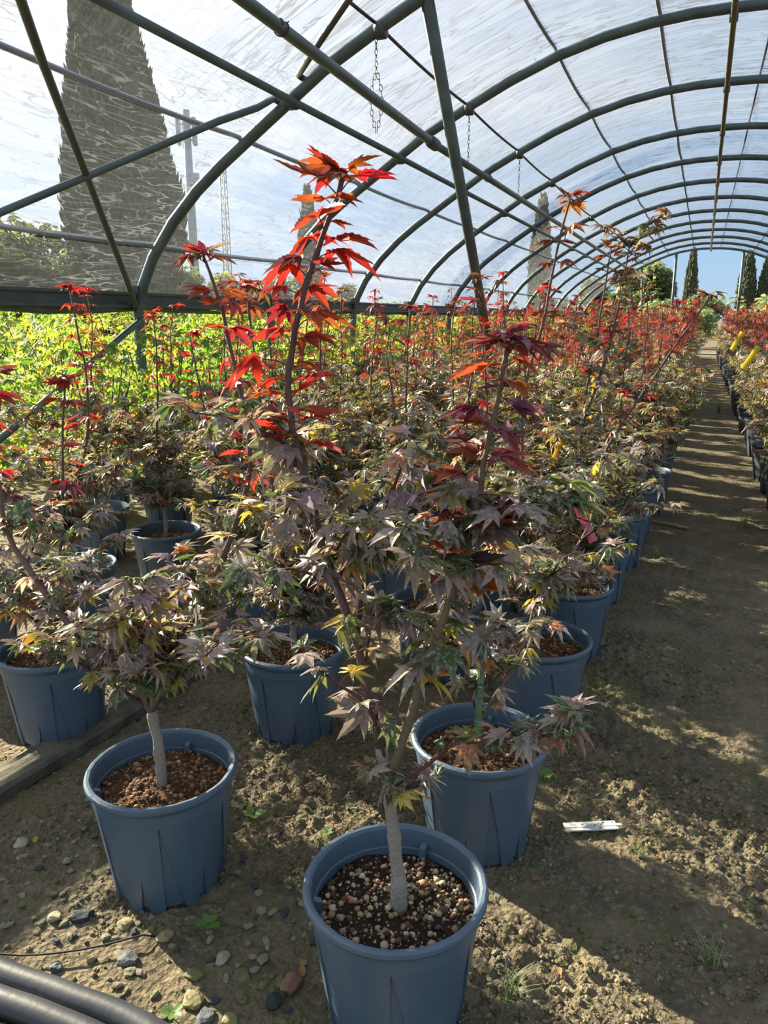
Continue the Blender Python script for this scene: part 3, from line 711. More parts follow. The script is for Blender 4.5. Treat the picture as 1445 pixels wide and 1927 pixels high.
def auto_plant(seed, stems=3, height=1.35, low_top=.85, T=T_MID, TR=T_MID, twn=9, lowpal=MIDPAL, redpal=REDPAL, size=.05, rsize=.05, petiole=True, lead=None, step=.05, redstep=.075, extra_lead=1, spread=.16, seg=6, green=False, per=2, twl=.15):
    p = Plant(seed); r = p.r
    zf = .26 + r.uniform(.06, .2)
    tc = GREENB if green else (BARK if r.random() < .6 else GREYB)
    bx, by = r.uniform(-.02, .02), r.uniform(-.02, .02)
    p.branch([(bx, by, .225), (bx * .5, by, (zf + .24) / 2), (0, 0, zf)], .010, .0085, tc, seg)
    a0 = r.uniform(0, 6.28)
    leads = []
    for k in range(stems):
        a = a0 + k * 6.28 / stems + r.uniform(-.5, .5); isl = k < extra_lead
        top = height * r.uniform(.9, 1.04) if isl else low_top * r.uniform(.85, 1.1)
        sp = spread * r.uniform(.3, .9) if isl else spread * r.uniform(.8, 1.5)
        pts = [(0, 0, zf)]
        for t in (.3, .6, .85, 1.0):
            w = sp * (t ** .7); pts.append((math.cos(a) * w + r.uniform(-.015, .015), math.sin(a) * w + r.uniform(-.015, .015), zf + (top - zf) * t))
        P = p.branch(pts, .0062 if isl else .0048, .0024 if isl else .002, (.11, .075, .065) if isl else tc, seg, 14)
        leads.append((P, isl, top))
    if lead:
        for pts in lead:
            P = p.branch(pts, .0068, .0028, (.13, .085, .07), seg, 16); leads.append((P, True, P[-1].z))
    for P, isl, top in leads:
        if isl:
            zr = low_top + (top - low_top) * .22; L_ = P[-1].z - P[0].z
            t0 = max(.3, (zr - P[0].z) / L_)
            p.leaves(P, TR, rsize, redpal, redstep * .75, t0, 1, p.red, rsize * 1.0, -.05, 4, per, .5, petiole)
            p.leaves(P, T, size, lowpal, step, .12, t0, p.low, size, None, 0, per, .45, petiole)
        else: p.leaves(P, T, size, lowpal, step, .1, 1, p.low, size, None, 4, per, .45, petiole)
        p.twigs(P, int(twn * 1.3), .36, low_top, twl, T, size, lowpal, step * .62, None, petiole, per)
    return p

near = [
 (-.412, 1.642, 'potted maple behind the nearest pot, with a green stake beside its stem', 'hi', 201, dict(stems=2, height=.95, low_top=.72, twn=7), None),
 (-.394, 2.29, 'third potted maple along the path, very tall stem with brown-red leaves at its tip', 'hi', 202, dict(stems=3, twn=11, extra_lead=0, low_top=.82),
  [(-.416, 2.29, .254), (-.437, 2.307, .452), (-.473, 2.323, .789), (-.488, 2.34, 1.048), (-.438, 2.357, 1.267), (-.419, 2.373, 1.447), (-.389, 2.39, 1.6)]),
 (-.385, 2.857, 'potted maple by the pink tape, its long stem leaning right over the path', 'hi', 203, dict(stems=3, twn=8, extra_lead=0, low_top=.68),
  [(-.385, 2.86, .276), (-.393, 2.88, .461), (-.356, 2.9, .626), (-.276, 2.92, .83), (-.148, 2.94, 1.064), (.011, 2.96, 1.337)]),
 (-.37, 3.51, 'potted maple by the path just behind the pink tape, two straight tall stems', 'hi', 204, dict(stems=3, twn=11, extra_lead=0, low_top=.72),
  [(-.422, 3.51, .265), (-.467, 3.543, .8), (-.436, 3.577, 1.151), (-.399, 3.61, 1.555)], [(-.463, 3.51, .805), (-.368, 3.56, 1.176), (-.323, 3.61, 1.563)]),
 (-1.09, 1.951, 'potted maple in the blue pot between the two front pots, one row behind them', 'hi', 205, dict(stems=3, height=1.30, low_top=.78, twn=12), None),
 (-1.768, 1.656, 'potted maple at the left edge, its blue pot beside the weathered board', 'hi', 206, dict(stems=3, height=1.15, low_top=.62, twn=8), None),
 (-2.311, 2.321, 'potted maple at left with a bent thin stem and drooping bright red top', 'hi', 207, dict(stems=3, extra_lead=0, low_top=.70, twn=11),
  [(-2.367, 2.32, .284), (-2.343, 2.34, .508), (-2.235, 2.36, .753), (-2.208, 2.38, 1.025), (-2.246, 2.4, 1.186), (-2.294, 2.42, 1.376)]),
 (-1.633, 2.557, 'potted maple standing behind the front left maple, second row back from its pot', 'hi', 208, dict(stems=3, height=1.3, low_top=.80, twn=12), None),
 (-1.13, 3.0, 'potted maple in the middle whose pot rim catches the sun, left of the path row', 'hi', 209, dict(stems=3, height=1.38, low_top=.82, twn=12, extra_lead=2), None),
 (-.80, 2.50, 'potted maple in shade, between the middle pot and the third path pot', 'hi', 210, dict(stems=3, height=1.2, low_top=.78, twn=11), None),
 (-2.297, 2.90, 'potted maple behind the bent-stemmed left maple, only its rim and leaves showing', 'hi', 211, dict(stems=3, height=1.3, low_top=.82, twn=12), None),
 (-2.40, 1.90, 'potted maple cut by the left edge of the photo, only a sliver of pot visible', 'hi', 212, dict(stems=2, height=1.0, low_top=.66, twn=7), None),
]
for row in near:
    x, y, lab, kind, seed, kw = row[:6]; leads = [rel(l, x, y) for l in row[6:] if l]
    root = hero_root(x, y, lab, kind, {201: R(-66), 202: R(-64), 205: R(-42), 206: R(-51), 203: R(-75)}.get(seed), seed)
    KEEP[0] = (x, y) if seed in (201, 202, 203, 204) else None
    auto_plant(seed, T=T_HI, TR=T_RED, size=.049, twl=.17, rsize=.055 if y < 3 else .05, lead=leads or None, seg=7, redpal=REDPAL if x < -1.2 else BRICK, lowpal=LOWPAL if y < 2.2 else LOWPAL + MIDPAL, spread=.19, **kw).build(root)

KEEP[0] = None
# ------------------------------------------------------------------ rows of the same plant behind
def proto_parts(p):
    for b_ in p.stems: p.wood.V += b_.V; p.wood.C += b_.C; p.wood.F += [[[i + p.wood.n for i in q_] for q_ in f_] for f_ in b_.F]; p.wood.n += b_.n
    d = {'trunk': p.wood.mesh('trunk', M['bark']), 'foliage': p.low.mesh('foliage', M['low'], False)}
    if p.red.n: d['shoot_foliage'] = p.red.mesh('shoot_foliage', M['red'], False)
    return d
MIDV = [proto_parts(auto_plant(300 + i, stems=3 + (i % 2), height=[1.32, 1.42, 1.25, 1.5, 1.36, 1.2][i], low_top=.80 + .03 * (i % 3), extra_lead=1 + (i % 2), T=T_MID, TR=T_MID, size=.052, rsize=.052, twn=15, spread=.21, twl=.17, redpal=(REDPAL, BRICK)[i % 2], seg=5)) for i in range(6)]
FARV = [proto_parts(auto_plant(330 + i, stems=4, height=[1.34, 1.42, 1.28, 1.48, 1.38][i], low_top=.86, extra_lead=2, T=T_LO, TR=T_LO, size=.060, rsize=.060, twn=8, redpal=(BRICK, REDPAL)[i % 2], petiole=False, seg=4, step=.055, redstep=.085, spread=.2)) for i in range(5)]

def maple(x, y, label, group, rng, far, kind):
    r = tag(empty('potted_maple', (x, y, 0), rng.uniform(0, 6.28)), label, 'potted tree', group)
    base_pot(r, rng, kind)
    V = rng.choice(FARV if far else MIDV)
    for n, me in V.items(): obj(n, me, r)
    s = rng.uniform(.93, 1.07)
    for c in r.children:
        if c.name.split('.')[0] in ('trunk', 'foliage', 'shoot_foliage'): c.scale = (1, 1, 1)
    r.scale = (1, 1, 1)
    return r
rng = random.Random(77)
ROWN = {0: 'row beside the path', 1: 'second row left of the path', 2: 'third row left of the path', 3: 'fourth row left of the path', 4: 'fifth row left of the path'}
cols = [(-.345, 4.10, .63, 28.2), (-1.08, 3.60, .66, 28), (-1.68, 3.22, .66, 28), (-2.30, 3.55, .66, 28), (-2.92, 3.1, .66, 14)]
order = ['fifth', 'sixth', 'seventh', 'eighth', 'ninth', 'tenth', 'eleventh', 'twelfth']
for ci, (x, y, st, ye) in enumerate(cols):
    k = 0
    while y < ye:
        xx = x + rng.uniform(-.03, .03) + (.06 if (ci == 0 and y > 5) else 0); yy = y + rng.uniform(-.03, .03)
        if y < 7.2:
            if ci == 0: lab = 'potted maple with brick red tops, %s pot back along the left edge of the path' % order[min(7, k + 1)]
            else: lab = 'potted maple in the %s, %s one behind the front pots' % (ROWN[ci], words[k])
            g = 'potted maples in the left block'
        else:
            lab, g = (('distant red-topped potted maple along the left edge of the path', 'distant potted maples beside the path') if ci == 0 else ('distant red-topped potted maple inside the left block', 'distant potted maples of the left block'))
        maple(xx, yy, lab, g, rng, y > 6.2, 'lo')
        y += st; k += 1
y = 2.95
for k in range(6):
    maple(-.74, 3.25 + k * .66, 'potted maple squeezed between the first and second rows left of the path, %s back' % words[k], 'potted maples in the left block', rng, k > 3, 'lo')
for ci, (x, y, st, ye) in enumerate([(.625, 4.6, .56, 28.2), (1.25, 10.2, .62, 28), (1.85, 17, .62, 28)]):
    k = 0
    while y < ye:
        if ci == 0 and y < 10: lab, g = 'potted maple in a dark pot right of the path, %s pot back' % words[k], 'potted maples right of the path'
        elif ci == 0: lab, g = 'distant potted maple in a dark pot along the right edge of the path', 'distant potted maples on the right edge'
        else: lab, g = 'distant red-topped potted maple inside the right block', 'distant potted maples of the right block'
        maple(x + rng.uniform(-.02, .02), y, lab, g, rng, y > 7.5, 'dark'); y += st; k += 1

# ------------------------------------------------------------------ green-leaved maples towards the left side, inside and outside
def bush(seed, h, w, pal, n, z0=.3, size=.06):
    r = random.Random(seed); wd = MB(); lf = MB()
    for k in range(6):
        a = r.uniform(0, 6.28); q_ = w * r.uniform(.3, .8); pts = [(0, 0, .0 if z0 < .2 else .22), (math.cos(a) * q_ * .4, math.sin(a) * q_ * .4, h * .45), (math.cos(a) * q_, math.sin(a) * q_, h * r.uniform(.75, .95))]
        wd.tube(smooth_poly(pts, 6), .006, 4, (.10, .09, .05))
    for _ in range(n):
        a = r.uniform(0, 6.28); u = r.uniform(0, 1); z = z0 + (h - z0) * u
        rad = w * math.sqrt(max(0, 1 - ((u - .35) / .68) ** 2)) * (r.random() ** .35)
        rad = max(rad, .02); b = (math.cos(a) * rad, math.sin(a) * rad, z + r.uniform(-.05, .05))
        put_leaf(lf, T_GR, r, b, (math.cos(a), math.sin(a), .3), size, pal, None, .2, False)
    return {'trunk': wd.mesh('trunk', M['bark']), 'foliage': lf.mesh('foliage', M['green'], False)}
GRV = [bush(400 + i, 1.10 + .06 * (i % 3), .34, [GRPAL, YGPAL][i % 2], 420) for i in range(5)]
def place(name, V, x, y, label, cat, group, pot=False, s=1.0):
    r = tag(empty(name, (x, y, 0), rng.uniform(0, 6.28)), label, cat, group)
    if pot: base_pot(r, rng, 'lo')
    for n, me in V.items():
        o = obj(n, me, r)
    if s != 1: r.scale = (s, s, s)
    return r
for x, y0, y1, st in ((-3.5, 3.9, 28, .62), (-2.95, 14.2, 28, .8)):
    y = y0
    while y < y1:
        near_ = y < 7 and x < -3.2
        place('green_maple', rng.choice(GRV), x + rng.uniform(-.06, .06), y, 'light green leafy potted maple at the left side inside the tunnel' if not near_ else 'light green potted maple near the left rail, %s from the front' % words[int((y - y0) / st + .01)], 'potted tree', 'green maples inside the tunnel', True, rng.uniform(.92, 1.0)); y += st
GOUT = [bush(430 + i, 1.22 + .12 * (i % 2), .62, [YGPAL, GRPAL][i % 2], 620, .1, .08) for i in range(4)]
for x, y0, y1, st in ((-5.0, 3.0, 34, 1.15), (-6.6, 4.0, 38, 1.3), (-8.6, 5, 44, 1.6), (-11.2, 7, 50, 2.0), (-15, 9, 50, 2.3), (-20, 12, 50, 3)):
    y = y0
    while y < y1:
        place('green_maple', rng.choice(GOUT), x + rng.uniform(-.2, .2), y, 'yellow-green young maple growing outside the left rail of the tunnel', 'bush', 'yellow-green maples outside the tunnel', False, rng.uniform(.88, 1.05) * (1 if x > -8 else 1.25 if x > -14 else 1.5)); y += st * rng.uniform(.9, 1.1)

# ------------------------------------------------------------------ trees beyond
def conifer(seed, h, w, n, c0, c1, top=.35, spray=.5, body=.86, fat=.3, prof=((0, .8), (.08, .95), (.4, 1), (.7, .8), (.9, .4), (1, .06)), lean=0):
    """columnar cypress: a wavy solid body covered with upswept sprays"""
    r = random.Random(seed); core = MB(); sp = MB(); na, nz_ = 26, 40
    def rad(u, a):
        for (u0, r0), (u1, r1) in zip(prof, prof[1:]):
            if u0 <= u <= u1: e = w * (r0 + (r1 - r0) * (u - u0) / (u1 - u0)); break
        return e * (1 + .13 * noise.noise((math.cos(a) * 1.7 + seed, math.sin(a) * 1.7, u * 7)) + .07 * noise.noise((math.cos(a) * 4, math.sin(a) * 4 + seed, u * 22)))
    V = []; C = []
    for i in range(nz_ + 1):
        u = i / nz_
        for j in range(na):
            a = 2 * math.pi * j / na; q_ = rad(u, a) * body * (1 if i < nz_ else .1)
            V.append((q_ * math.cos(a) + lean * u * u, q_ * math.sin(a), u * h))
    F = [[i * na + j, i * na + (j + 1) % na, (i + 1) * na + (j + 1) % na, (i + 1) * na + j] for i in range(nz_) for j in range(na)]
    core.add(V, F, c0)
    for _ in range(n):
        u = r.random() ** .9; a = r.uniform(0, 6.28); q_ = rad(u, a) * r.uniform(.84, 1.0); z = u * h
        b = Vector((q_ * math.cos(a) + lean * u * u, q_ * math.sin(a), z)); l = spray * r.uniform(.5, 1.2); o = Vector((math.cos(a), math.sin(a), 0))
        t = Vector((-math.sin(a), math.cos(a), 0)); up = (Vector((0, 0, 1)) + o * r.uniform(.1, .45) + t * r.uniform(-.3, .3)).normalized()
        wv = t * l * .16; nv = o * l * .12; k = r.uniform(.75, 1.25)
        P = [b - wv, b + nv, b + wv, b - nv, b + up * l * .5 + wv * 1.1, b + up * l * .5 - wv * 1.1, b + up * l * .5 + nv * 1.4, b + up * l]
        sp.add([tuple(x) for x in P], [[0, 1, 6, 5], [1, 2, 4, 6], [2, 3, 4], [3, 0, 5], [5, 6, 7], [6, 4, 7], [3, 5, 7, 4]], tuple(x * k for x in (c0 if r.random() < .5 else c1)))
    return {'crown': core.mesh('crown', M['conifer']), 'spray_foliage': sp.mesh('spray_foliage', M['conifer'], False)}
def broadtree(seed, h, w, n, pal, size):
    r = random.Random(seed); wd = MB(); lf = MB()
    wd.tube([(0, 0, 0), (.05 * w, 0, h * .3), (0, .05 * w, h * .6)], [h * .03, h * .022, h * .01], 7, (.09, .08, .06))
    lumps = [(Vector((r.uniform(-.55, .55) * w, r.uniform(-.55, .55) * w, h * r.uniform(.35, .85))), w * r.uniform(.3, .5)) for _ in range(11)]
    for c, q_ in lumps[:7]: wd.tube([(0, 0, h * .3), tuple(c)], [h * .012, h * .004], 5, (.09, .08, .06))
    for _ in range(n):
        c, q_ = r.choice(lumps); d_ = Vector((r.gauss(0, 1), r.gauss(0, 1), r.gauss(0, 1))).normalized()
        b = c + d_ * q_ * (r.random() ** .3); b.z = max(h * .12, b.z)
        put_leaf(lf, T_GR, r, b, tuple(d_ + Vector((0, 0, .2))), size, pal, None, .1, False)
    return {'trunk': wd.mesh('trunk', M['bark']), 'crown': lf.mesh('crown', M['green'], False)}
CYP0, CYP1 = (.055, .072, .032), (.10, .12, .05)
place('cypress_tree', conifer(1, 11.8, 1.44, 26000, CYP0, CYP1, spray=.25, prof=((0, .9), (.1, .97), (.3, 1), (.48, .84), (.64, .60), (.74, .43), (.88, .24), (1, .03)), lean=-.6), -13.95, 16.95, 'huge dark columnar cypress outside the tunnel at upper left', 'tree', None).rotation_euler.z = 0
FC = [conifer(10 + i, 12, .95, 1500, CYP0, CYP1, spray=.6, fat=.5) for i in range(2)]
for x, y, s, lab in ((-32.1, 62.2, .98, 'slim far cypress left of the tall red shoot, seen through the plastic'), (-10.53, 54, .74, 'slim far cypress seen through the plastic right of the leaning prop'),
                     (-1.35, 75, .58, 'slim cypress in the middle of the open tunnel end'), (2.49, 60, .46, 'broader cypress just right of the tunnel end door post'), (3.75, 60, .45, 'cypress at the right edge of the tunnel end view')):
    o = place('cypress_tree', FC[rng.randrange(2)], x, y, lab, 'tree', 'far cypresses'); o.scale = (s * (1.0 if x < 0 else 1.35), s * (1.0 if x < 0 else 1.35), s)
HAZE_GREEN = [((.10, .13, .07), 30), ((.13, .16, .08), 30), ((.08, .10, .055), 20), ((.19, .21, .09), 12)]  # greens paled and greyed, distance haze put into the colour
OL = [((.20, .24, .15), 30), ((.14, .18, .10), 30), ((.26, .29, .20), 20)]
BT = [broadtree(60 + i, 6, 2.6, 2600, HAZE_GREEN, .42) for i in range(2)]; HB = [broadtree(70 + i, 4.6, 1.7, 1500, [HAZE_GREEN, YGPAL[2:] + HAZE_GREEN][i % 2], .34) for i in range(3)]
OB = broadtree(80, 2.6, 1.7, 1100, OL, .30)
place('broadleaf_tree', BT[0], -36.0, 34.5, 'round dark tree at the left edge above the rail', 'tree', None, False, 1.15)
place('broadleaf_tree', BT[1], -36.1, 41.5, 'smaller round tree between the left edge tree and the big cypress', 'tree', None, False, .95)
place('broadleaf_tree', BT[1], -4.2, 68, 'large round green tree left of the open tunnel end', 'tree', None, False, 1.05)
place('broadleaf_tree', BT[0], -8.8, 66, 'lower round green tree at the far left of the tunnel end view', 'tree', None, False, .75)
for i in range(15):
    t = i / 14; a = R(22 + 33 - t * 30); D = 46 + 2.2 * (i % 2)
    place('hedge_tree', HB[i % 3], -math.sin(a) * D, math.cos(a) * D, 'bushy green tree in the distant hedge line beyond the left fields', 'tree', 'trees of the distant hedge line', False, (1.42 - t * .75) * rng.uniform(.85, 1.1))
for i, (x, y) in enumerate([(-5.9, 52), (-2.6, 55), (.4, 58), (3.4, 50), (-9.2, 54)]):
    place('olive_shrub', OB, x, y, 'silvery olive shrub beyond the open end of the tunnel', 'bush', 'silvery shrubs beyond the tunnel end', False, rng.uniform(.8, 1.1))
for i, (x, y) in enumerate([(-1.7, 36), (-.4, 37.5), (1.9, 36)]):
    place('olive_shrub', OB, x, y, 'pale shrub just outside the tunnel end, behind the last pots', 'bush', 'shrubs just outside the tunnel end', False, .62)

# masts
t = tag(empty('cell_mast', (-34.6, 49, 0)), 'tall pale phone mast with antenna panels beside the cypress', 'mast')
mb = MB(); mb.tube([(0, 0, 0), (0, 0, 15.2)], [.36, .27], 10); obj('mast_pole', mb.mesh('mast_pole', M['mast']), t)
for k in range(6):
    a = k * 1.047; mb = MB(); x, y = .62 * math.cos(a), .62 * math.sin(a)
    mb.box((x - .11, y - .11, 13.0), (x + .11, y + .11, 14.7)); mb.tube([(0, 0, 13.3), (x, y, 13.3)], .04, 5); mb.tube([(0, 0, 14.3), (x, y, 14.3)], .04, 5)
    obj('antenna_panel', mb.mesh('antenna_panel', M['mast'], False), t)
mb = MB(); mb.tube([(.5, 0, 10.4), (.5, 0, 11.1)], .3, 10); mb.tube([(0, 0, 10.8), (.5, 0, 10.8)], .05, 5); obj('dish', mb.mesh('dish', M['mast']), t)
t = tag(empty('lattice_mast', (-38.1, 58.7, 0)), 'thinner lattice mast between the phone mast and the red shoot', 'mast')
for sx in (-.28, .28):
    for sy in (-.28, .28):
        mb = MB(); mb.tube([(sx, sy, 0), (sx * .6, sy * .6, 13.2)], .06, 5); obj('mast_leg', mb.mesh('mast_leg', M['mast']), t)
mb = MB()
for i in range(22):
    z = i * .6; w_ = .28 * (1 - .4 * z / 13.2); s = 1 if i % 2 else -1
    for a, b in (((-s, -1), (s, -1)), ((-s, 1), (s, 1)), ((-1, -s), (-1, s)), ((1, -s), (1, s))):
        mb.tube([(a[0] * w_, a[1] * w_, z), (b[0] * w_, b[1] * w_, z + .6)], .03, 4)
obj('lattice_bracing', mb.mesh('lattice_bracing', M['mast']), t)

# ------------------------------------------------------------------ things on the ground in front
def board():
    P = [(-1.30, .55), (-1.60, 1.26), (-1.56, 1.75), (-1.58, 2.2), (-1.62, 2.6), (-1.66, 3.4)]
    a, b = Vector((-1.72, 1.0, 0)), Vector((-1.56, 2.9, 0))
    t = tag(empty('weathered_board', (a.x, a.y, 0)), 'weathered grey timber board lying on the soil behind the left pots', 'board')
    d_ = (b - a); ang = math.atan2(d_.y, d_.x); L_ = d_.length; t.rotation_euler.z = ang
    for k in range(1):
        V = []; n = 60; F = []
        for i in range(n + 1):
            x = L_ * i / n
            for y, z in ((-.062, 0), (-.062, .03), (-.05, .038), (-.032, .034), (-.02, .037), (0, .033), (.02, .037), (.034, .034), (.05, .036), (.058, .028), (.058, 0)):
                V.append((x, y, z + .004 * noise.noise((x * 3, y * 30, 0)) + .002))
        m = 11
        F = [[i * m + j, i * m + j + 1, (i + 1) * m + j + 1, (i + 1) * m + j] for i in range(n) for j in range(m - 1)] + [list(range(m)), [n * m + j for j in range(m)][::-1]]
        mb = MB(); mb.add(V, F); obj('plank', mb.mesh('plank', M['timber'], False), t)
board()
def hose(pts, r, label, kind='black_hose'):
    P = smooth_poly(pts, 40); mb = MB(); mb.tube(P, r, 14)
    tag(obj(kind, mb.mesh(kind, M['hose'])), label, 'hose', 'black pipes lying at the bottom left')
hose([(-1.9, .93, .03), (-1.5, .905, .03), (-1.205, .868, .028), (-1.0, .872, .028), (-.80, .868, .03), (-.5, .80, .028), (-.3, .70, .03)], .026, 'upper black pipe of the bundle at the bottom left corner')
hose([(-1.9, .80, .03), (-1.5, .82, .03), (-1.17, .815, .03), (-1.0, .822, .03), (-.82, .815, .03), (-.6, .75, .03), (-.4, .62, .03)], .026, 'lower black pipe of the bundle, sun patches on it')
hose([(-1.9, .70, .022), (-1.3, .745, .022), (-1.05, .765, .022), (-.9, .758, .022), (-.7, .68, .02)], .020, 'thin dark pipe tucked under the bundle at the bottom left')
P = smooth_poly([(-1.7, .93, .012), (-1.42, .905, .012), (-1.211, .912, .013), (-1.067, .98, .014), (-.973, 1.06, .014), (-.955, 1.075, .004)], 30)
mb = MB(); mb.tube(P, .0022, 6); tag(obj('thin_wire', mb.mesh('thin_wire', M['blackwire'])), 'thin black wire lying on the soil above the bottom left pipes', 'wire')

# individual stones
PAL_ST = dict(brown=(.22, .12, .075), yellow=(.27, .23, .11), blue=(.030, .034, .042), grey=(.11, .12, .12), pale=(.32, .29, .20), olive=(.14, .14, .06))
stones = [(-.628, 1.071, .020, 'brown', 'smooth reddish-brown stone left of the nearest pot'), (-.786, .975, .020, 'yellow', 'large angular yellowish stone near the pipes'),
 (-.641, 1.027, .016, 'blue', 'dark blue stone just below the reddish-brown one'), (-.972, 1.008, .020, 'grey', 'flat dark grey stone by the thin wire'),
 (-1.141, 1.064, .019, 'blue', 'dark blue-grey stone lower left of the front left pot'), (-1.19, 1.035, .014, 'pale', 'pale stone left of the dark blue-grey one'),
 (-1.039, 1.081, .012, 'yellow', 'small yellow stone under the front left pot'), (-1.093, .938, .016, 'grey', 'rounded grey stone just above the pipes'),
 (-.791, 1.082, .014, 'pale', 'cream pebble pair stone near the seedling'), (-.936, 1.083, .015, 'yellow', 'yellow-edged stone beside the seedling'),
 (-.818, 1.028, .014, 'olive', 'round olive stone in the middle of the gravel'), (-.731, 1.056, .013, 'olive', 'olive green stone right of the gravel'),
 (-.704, 1.014, .011, 'olive', 'small flat greenish stone above the yellowish one'), (-.745, .955, .016, 'grey', 'pitted grey stone by the bottom edge'),
 (-.70, .965, .012, 'yellow', 'pale yellow stone chip by the bottom edge'), (-1.45, 1.19, .016, 'pale', 'pale stone at the left edge near the board')]
for i, (x, y, s, c, lab) in enumerate(stones):
    mb = MB(); V, F = blob(random.Random(900 + i), s * 1.1, .6 if c != 'grey' else .4, 1)
    col = np.array(PAL_ST[c]) * np.array([[.8 + .4 * (noise.noise(Vector(v) * 60) + .5)] for v in V]); mb.add(V, F, col)
    o = obj('stone', mb.mesh('stone', M['stone'], False)); o.location = (x, y, ghgt(x, y) + s * .3); o.rotation_euler.z = i; tag(o, lab, 'stone')
r_ = random.Random(31)
stm = []
for i in range(8):
    mb = MB(); V, F = blob(random.Random(950 + i), 1, .6, 1); mb.add(V, F, pick(r_, [((.30, .27, .18), 3), ((.18, .17, .13), 4), ((.38, .35, .24), 2), ((.06, .062, .066), 2), ((.22, .22, .09), 2)])); stm.append(mb.mesh('stone', M['stone'], False))
for i in range(230):
    x, y = r_.uniform(-1.45, -.55), r_.uniform(.9, 1.45)
    if y > 1.2 + (x + 1.5) * .15 and r_.random() < .55: continue
    if math.hypot(x - X2, y - Y2) < .14 or math.hypot(x - X1, y - Y1) < .16 or y < .92: continue
    o = obj('stone', r_.choice(stm)); s = r_.uniform(.004, .011); o.scale = (s, s, s); o.location = (x, y, ghgt(x, y) + s * .3); o.rotation_euler.z = r_.uniform(0, 6.28)
    tag(o, 'small rough stone among the gravel between the pipes and the front left pot', 'stone', 'small stones at the lower left')
# loose clods, too many to count
mb = MB(); CL = [((.18, .145, .09), 30), ((.11, .09, .055), 30), ((.23, .19, .11), 20), ((.09, .105, .035), 12)]
for i in range(27000):
    if i % 3 == 0: x, y = r_.uniform(-1.9, -.5), r_.uniform(.8, 2.0)
    elif i % 3 == 1: x, y = r_.uniform(-1.2, .65), r_.uniform(.95, 3.2)
    else: x, y = r_.uniform(-.40, .45), r_.uniform(1.05, 2.1)
    k = noise.noise((x * 1.7 + 5, y * 1.7, 2)) + .6 * noise.noise((x * 6, y * 6, 9))
    if k < -.05 and r_.random() < .85: continue
    V, F = r_.choice(BLOB0); s = .0018 * (4.6 ** (r_.random() ** 2.5))
    m = np.array(Matrix.Rotation(r_.uniform(0, 6.28), 3, 'Z') @ Matrix.Rotation(r_.uniform(-.7, .7), 3, 'X'))
    mb.add(V @ (m.T * s) + np.array([x, y, ghgt(x, y) + s * .2]), F, pick(r_, CL))
tag(obj('soil_crumbs', mb.mesh('soil_crumbs', M['stone'], False)), 'loose crumbs of sandy soil scattered over the path and between pots', 'soil', None, 'stuff')

# white plant label on the soil
a = math.atan2(1.816 - 1.749, -.073 + .21); r = tag(empty('plant_label', (-.21, 1.749, .012), a), 'white plastic plant label lying on the path, streaked with dirt', 'label')
mb = MB()
for y0, y1, z in ((-.016, -.006, .0), (-.0045, .0045, .001), (.006, .016, .0)):
    mb.box((0, y0, z), (.148 - abs(y0 + y1) * .6, y1, z + .0025))
mb.box((0, -.016, -.001), (.125, .016, .0005)); obj('blade', mb.mesh('blade', M['white'], False), r)
mb = MB()
for i in range(9): mb.add(BLOB0[i % 8][0] * r_.uniform(.002, .005) * np.array([1, 1, .4]) + np.array([r_.uniform(.03, .14), r_.uniform(-.012, .012), .003]), BLOB0[i % 8][1], (.13, .08, .05))
o = obj('dirt', mb.mesh('dirt', M['stone']), r); o['kind'] = 'stuff'

# tapes on the plants
def tape(pts, w, nrm, mat, col, label, name='marking_tape', digits=False, group=None):
    P = smooth_poly(pts, 60); n = Vector(nrm).normalized(); V = []; k0 = P[0]
    for i, p_ in enumerate(P):
        t_ = (P[min(i + 1, len(P) - 1)] - P[max(0, i - 1)]).normalized(); s_ = t_.cross(n).normalized()
        for o_ in (-.5, .5):
            for th in (0, .0006): V.append(tuple(p_ + s_ * w * o_ + n * th - k0))
    F = []
    for i in range(len(P) - 1):
        b = i * 4; c = b + 4; F += [[b, b + 2, c + 2, c], [b + 1, c + 1, c + 3, b + 3], [b, c, c + 1, b + 1], [b + 2, b + 3, c + 3, c + 2]]
    r = tag(empty(name, tuple(k0)), label, 'tape', group); mb = MB(); mb.add(V, F, col); obj('strip', mb.mesh('strip', mat), r)
    if digits:
        def stroke(poly, i0):
            mb.tube(poly, .0009, 4)
        mb = MB(); i = int(len(P) * .30); ax = (P[i + 1] - P[i]).normalized(); s_ = ax.cross(n).normalized(); o_ = P[i] - k0 + n * .0014
        def pt(u, v): return tuple(o_ + ax * u + s_ * v)
        stroke([pt(-.016, .010), pt(-.016, -.010)], 0)
        stroke([pt(.0 + .006 * math.cos(a_), .010 * math.sin(a_)) for a_ in np.linspace(0, 6.28, 12)], 0)
        stroke([pt(.018, .010), pt(.016, -.002), pt(.020, -.010)], 0)
        stroke([pt(.034, -.006), pt(.030, .0), pt(.036, .007)], 0)
        obj('ink_marks', mb.mesh('ink_marks', M['ink']), r)
vn = (.38, -.9, .12)
tape([(-.385, 2.70, .690), (-.40, 2.60, .690), (-.343, 2.59, .650), (-.306, 2.58, .594), (-.278, 2.58, .535)], .030, vn, M['pink'], (.80, .24, .32), 'pink marking tape hanging beside the path, written on in faint pen', digits=True)
tape([(.27, 6.3, 1.17), (.245, 6.3, 1.12), (.21, 6.3, 1.04)], .035, (.1, -1, .1), M['yellow'], (.75, .62, .05), 'upper yellow marking tape on the plants right of the path', group='yellow tapes')
tape([(.40, 6.6, 1.06), (.36, 6.6, .98), (.31, 6.6, .89)], .04, (.1, -1, .1), M['yellow'], (.75, .62, .05), 'lower yellow marking tape on the plants right of the path', group='yellow tapes')
